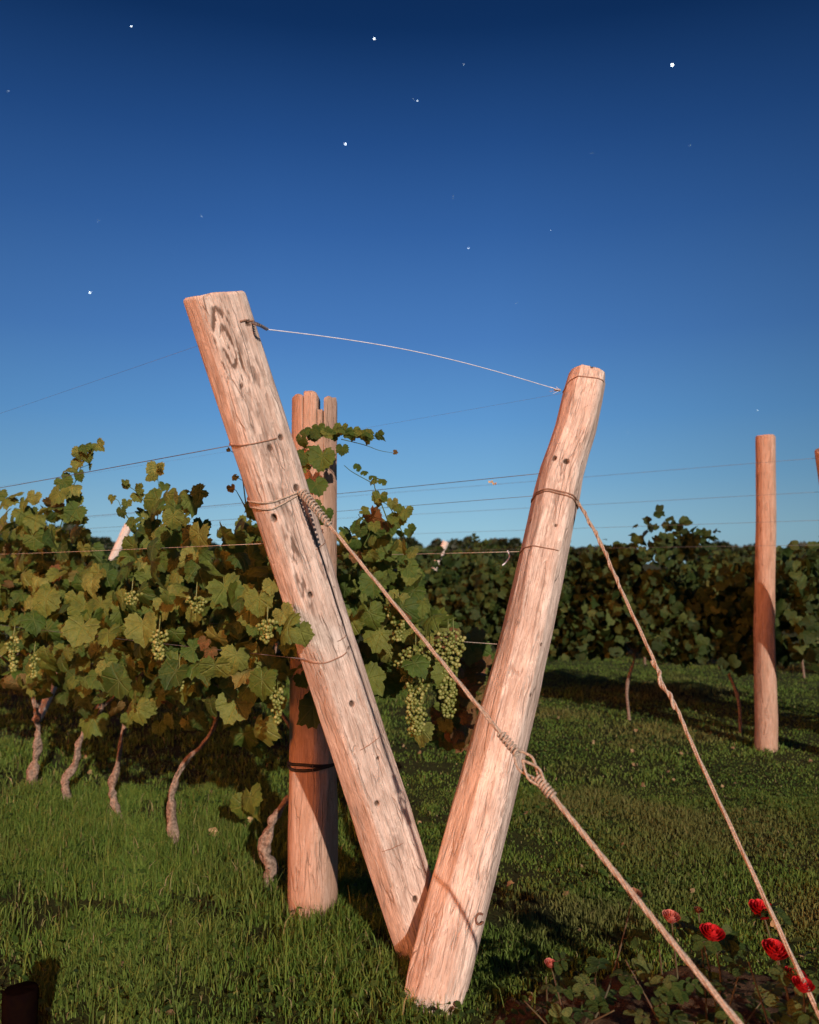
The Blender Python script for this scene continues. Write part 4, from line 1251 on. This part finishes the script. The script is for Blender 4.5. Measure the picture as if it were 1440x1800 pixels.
def rose_bush(label, base, stems, flowers, seed, nleaf):
    q_ = np.random.default_rng(seed); base = np.array(base, float)
    v = empty('rose_bush', base, label, 'rose bush', 'rose bushes in the soil bed')
    A = Acc(); Lf = Acc(); tips = [np.array(f[0]) for f in flowers] + [base + np.array(s) for s in stems]
    for k, t in enumerate(tips):
        b0 = base + np.array([q_.uniform(-.04, .04), q_.uniform(-.04, .04), -.02])
        md = (b0 + t) / 2 + q_.normal(0, .035, 3)
        P = resample([b0, md, t], 20)
        V_, F_ = sweep(P, np.linspace(.0045, .0022, 20), 6); A.add(V_, F_)
        for j in range(nleaf):
            i = q_.integers(5, 20)
            d = q_.normal(0, 1, 3); d[2] = abs(d[2]) * .3; d /= np.linalg.norm(d)
            st = P[i]; e_ = st + d * q_.uniform(.03, .06)
            V_, F_ = sweep([st, e_], .0011, 4); A.add(V_, F_)
            sd = np.cross(d, [0, 0, 1.0]); sd /= np.linalg.norm(sd) + 1e-9
            up_ = np.array([0, -.25, 1.0]) + q_.normal(0, .35, 3)
            c_ = q_.random()
            for (o_, t_) in ((e_, d), (e_ - d * .008, d * .3 + sd), (e_ - d * .008, d * .3 - sd), (e_ - d * .025, d * .1 + sd), (e_ - d * .025, d * .1 - sd)):
                place(Lf, OV, o_, up_, t_, q_.uniform(.026, .042), c_, q_)
    A.build('stems', M['cane'], v); Lf.build('leaves', M['rose_leaf'], v)
    for k, (p, r_, mt) in enumerate(flowers):
        rose(v, np.array(p), r_, M[mt], seed + k)
    return v
rose_bush('rose bush with four deep red blooms beside the second guy wire', (1.02, 2.12, .02),
          [(-.15, .05, .36), (.12, -.05, .42), (.18, .1, .4), (-.05, -.15, .3), (.22, -.1, .28), (.0, .12, .33), (-.2, -.1, .22)],
          [(at(1340, 1600, 2.2), .031, 'petal'), (at(1364, 1671, 2.1), .030, 'petal'), (at(1398, 1716, 2.05), .024, 'petal'), (at(1412, 1732, 2.0), .022, 'petal')], 3, 8)
rose_bush('rose bush with one red and one pink bloom between the guy wires', (.78, 2.30, .02),
          [(-.1, .0, .33), (.1, -.05, .3), (-.18, .05, .28), (.05, .1, .34), (-.06, -.15, .22), (.18, .0, .2)],
          [(at(1252, 1641, 2.25), .029, 'petal'), (at(1180, 1612, 2.35), .022, 'petal_pink'), (at(1228, 1600, 2.4), .012, 'petal_dry')], 13, 8)
rose_bush('small sparse rose bush with a salmon bud, just right of the right leaning log', (.44, 2.42, .02),
          [(-.05, .0, .2), (.08, -.05, .22), (-.12, -.05, .16), (.12, -.1, .16), (.02, -.18, .14)],
          [(at(968, 1694, 2.45), .016, 'petal_pink'), (at(1115, 1572, 2.6), .022, 'petal_dry')], 23, 6)

# ------------------------------------------------------------------ grass
def blades(name, pts, h, wd, seed, dryf, lean=.62):
    q_ = np.random.default_rng(seed); n = len(pts)
    a = q_.uniform(0, 2 * np.pi, n); b = q_.uniform(0, 2 * np.pi, n)
    sd = np.stack([np.cos(a), np.sin(a), 0 * a], 1)
    ld = np.stack([np.cos(b), np.sin(b), 0 * b], 1)
    ln = (q_.random(n) * lean * 2)[:, None]
    hh = h[:, None]; ww = wd[:, None]
    z = np.array([0, 0, 1.0])
    p0 = pts - z * .004
    p1 = pts + z * hh * .5 + ld * hh * .22 * ln
    p2 = pts + z * hh * (.92 - .25 * ln) + ld * hh * (.75 * ln)
    V = np.stack([p0 - sd * ww * .5, p0 + sd * ww * .5, p1 - sd * ww * .42, p1 + sd * ww * .42, p2], 1)
    i = (np.arange(n) * 5)[:, None]
    F4 = i + np.array([[0, 1, 3, 2]]); F3 = i + np.array([[2, 3, 4]])
    rnd = np.clip(q_.beta(2, 2.4, n) * .95, 0, 1); k = q_.random(n) < .035; rnd[k] = q_.uniform(.9, 1, k.sum())
    gc = np.zeros((n, 5, 3)); gc[:, :, 0] = rnd[:, None]; gc[:, :, 1] = np.array([0, 0, .5, .5, 1]); gc[:, :, 2] = dryf[:, None]
    return mesh(name, V.reshape(-1, 3), [F4, F3], M['grass'], None, True, {'gc': gc.reshape(-1, 3)})
def scatter(n, y0, y1, pw=1.0):
    y = y0 + (y1 - y0) * rng.random(n) ** pw
    x = (rng.random(n) * 2 - 1) * (y * .62 + .7)
    return x, y
def grassfield(name, n, y0, y1, hbase, wbase, seed, pw):
    x, y = scatter(n, y0, y1, pw)
    # denser tufts: pull part of the blades towards clump centres
    cl = vnoise(np.stack([x * 9, y * 9, 0 * x], 1), 21)
    cl = .6 * cl + .6 * vnoise(np.stack([x * 3.5, y * 3.5, 0 * x], 1), 22)
    rgt = np.clip((x - .1) * 1.2, 0, 1)
    keep = rng.random(n) < np.clip(.60 + .2 * rgt + (1.1 - .7 * rgt) * cl, .07, 1)
    keep &= ~((soilz(x, y) < .98) & (rng.random(n) < .97))
    x, y = x[keep], y[keep]
    big = fbm(np.stack([x * .9, y * .9, 0 * x], 1), 51, 3)
    cl = cl[keep]
    # grass grows longer along the near row and round the posts
    s = (np.stack([x, y], 1) - BP[:2]) @ NN[:2]
    rowl = np.exp(-((s - .15) / .45) ** 2) * (x < .1)
    for c in (B1, B2, BP, BF, sb0):
        rowl = np.maximum(rowl, .9 * np.exp(-((x - c[0]) ** 2 + (y - c[1]) ** 2) / .03))
    leftw = np.clip((-x + .2) * .8, 0, 1)
    h = hbase * (.55 + .35 * cl + .4 * big + .8 * rowl + .5 * leftw - .12 * np.clip((x - .1) * 1.2, 0, 1)) * rng.uniform(.5, 1.35, len(x))
    h = np.clip(h, .012, .15)
    dry = np.clip((big - .32) * 1.3 - leftw * .6 + .02, 0, .6) * (1 - rowl)
    blot = np.clip(vnoise(np.stack([x * 2.5, y * 2.5, 0 * x], 1), 81) * 1.2 + .1, 0, .5)
    dry = np.clip(dry + blot * .22, 0, .7)
    return tag(blades(name, np.stack([x, y, zg(x, y)], 1), h, wbase * rng.uniform(.6, 1.4, len(x)), seed, dry), kind='stuff')
g = grassfield('grass', 260000, 2.0, 5.2, .050, .0042, 1, .9)
tag(g, 'green lawn grass growing thick round the poles and vine stems', 'grass')
g = grassfield('grass', 190000, 5.2, 13, .052, .0070, 2, 1.0)
tag(g, 'lawn grass between and beyond the vine rows', 'grass')
# longer single stems and broad weeds by the posts
n = 2600
x, y = scatter(n, 2.2, 5.0)
m = (x < .05) | (np.hypot(x - B2[0], y - B2[1]) < .35)
m &= rng.random(n) < .6
x, y = x[m], y[m]
g = blades('tall_grass', np.stack([x, y, zg(x, y)], 1), rng.uniform(.08, .20, len(x)), rng.uniform(.003, .0065, len(x)), 9, rng.uniform(0, .5, len(x)), .35)
tag(g, 'scattered taller grass stems standing out of the lawn', 'grass', kind='stuff')
# low broadleaf weeds
A = Acc(); n = 22000
x, y = scatter(n, 2.1, 8.5, 1.1)
m = rng.random(n) < np.clip(.45 + .9 * vnoise(np.stack([x * 2.2, y * 2.2, 0 * x], 1), 5), 0, 1)
x, y = x[m], y[m]; n = len(x)
pos = np.stack([x, y, zg(x, y) + rng.uniform(.01, .055, n)], 1)
place(A, OV, pos, rand_dirs(n, (0, -.3, 1), .4), np.stack([np.cos(rng.uniform(0, 6.28, n)), np.sin(rng.uniform(0, 6.28, n)), rng.uniform(-.2, .5, n)], 1), rng.uniform(.012, .030, n), rng.random(n) * .95)
g = A.build('weeds', M['weed_leaf'])
B_ = Acc(); n = 190
x, y = scatter(n, 2.3, 7.5, 1.1)
pos = np.stack([x, y, zg(x, y) + .02], 1)
place(B_, LO, pos, rand_dirs(n, (0, -.3, 1), .5), rand_dirs(n, (1, 0, 0), 1.5), rng.uniform(.014, .036, n), rng.random(n))
tag(B_.build('leaf_litter', M['litter']), 'small dry leaves and bits of straw lying in the lawn', 'leaf litter', kind='stuff')
tag(g, 'low broadleaf weeds mixed through the lawn', 'weeds', kind='stuff')

# ------------------------------------------------------------------ stars
stars = [(231, 46, 2.6, 'bright star high in the upper left of the sky'), (658, 68, 3.2, 'bright star near the top middle of the sky'), (1182, 114, 4.4, 'brightest star, alone in the upper right of the sky'),
         (607, 253, 3.2, 'bright star above and right of the left leaning log top'), (158, 514, 3.0, 'bright star left of the left leaning log top'), (734, 177, 2.2, 'larger star of the close pair in the upper middle'),
         (728, 173, 1.3, 'smaller star of the close pair in the upper middle'), (815, 113, 1.3, 'faint star right of the top middle star'), (824, 436, 2.1, 'small star above the twine between the logs'),
         (797, 346, 1.6, 'faint star higher above the twine between the logs'), (173, 388, 1.6, 'faint star above the bright one at the left'), (1041, 269, 1.5, 'faint star below left of the brightest star'),
         (1213, 256, 1.2, 'faint star straight below the brightest star'), (907, 533, 1.5, 'faint star above left of the right leaning log top'), (1332, 721, 2.0, 'small star just above the tall right-hand post'),
         (1104, 760, 1.4, 'faint star between the right leaning log and the tall right-hand post'), (966, 404, 1.2, 'faint star in the middle right of the sky'), (355, 380, 1.1, 'faint star above the left leaning log top'), (14, 160, 1.2, 'faint star at the left edge of the sky')]
SV, SF = ico(2)
for (px, py, r_, lb) in stars:
    d = ray(px, py); d = d / np.linalg.norm(d); p = CAM + d * 1500
    o = mesh('star', p + SV * (max(.46, r_ - 1.3) * .45 / FPX * 1500), SF, M['star'], loc=p)
    tag(o, lb, 'star', 'stars in the night sky')
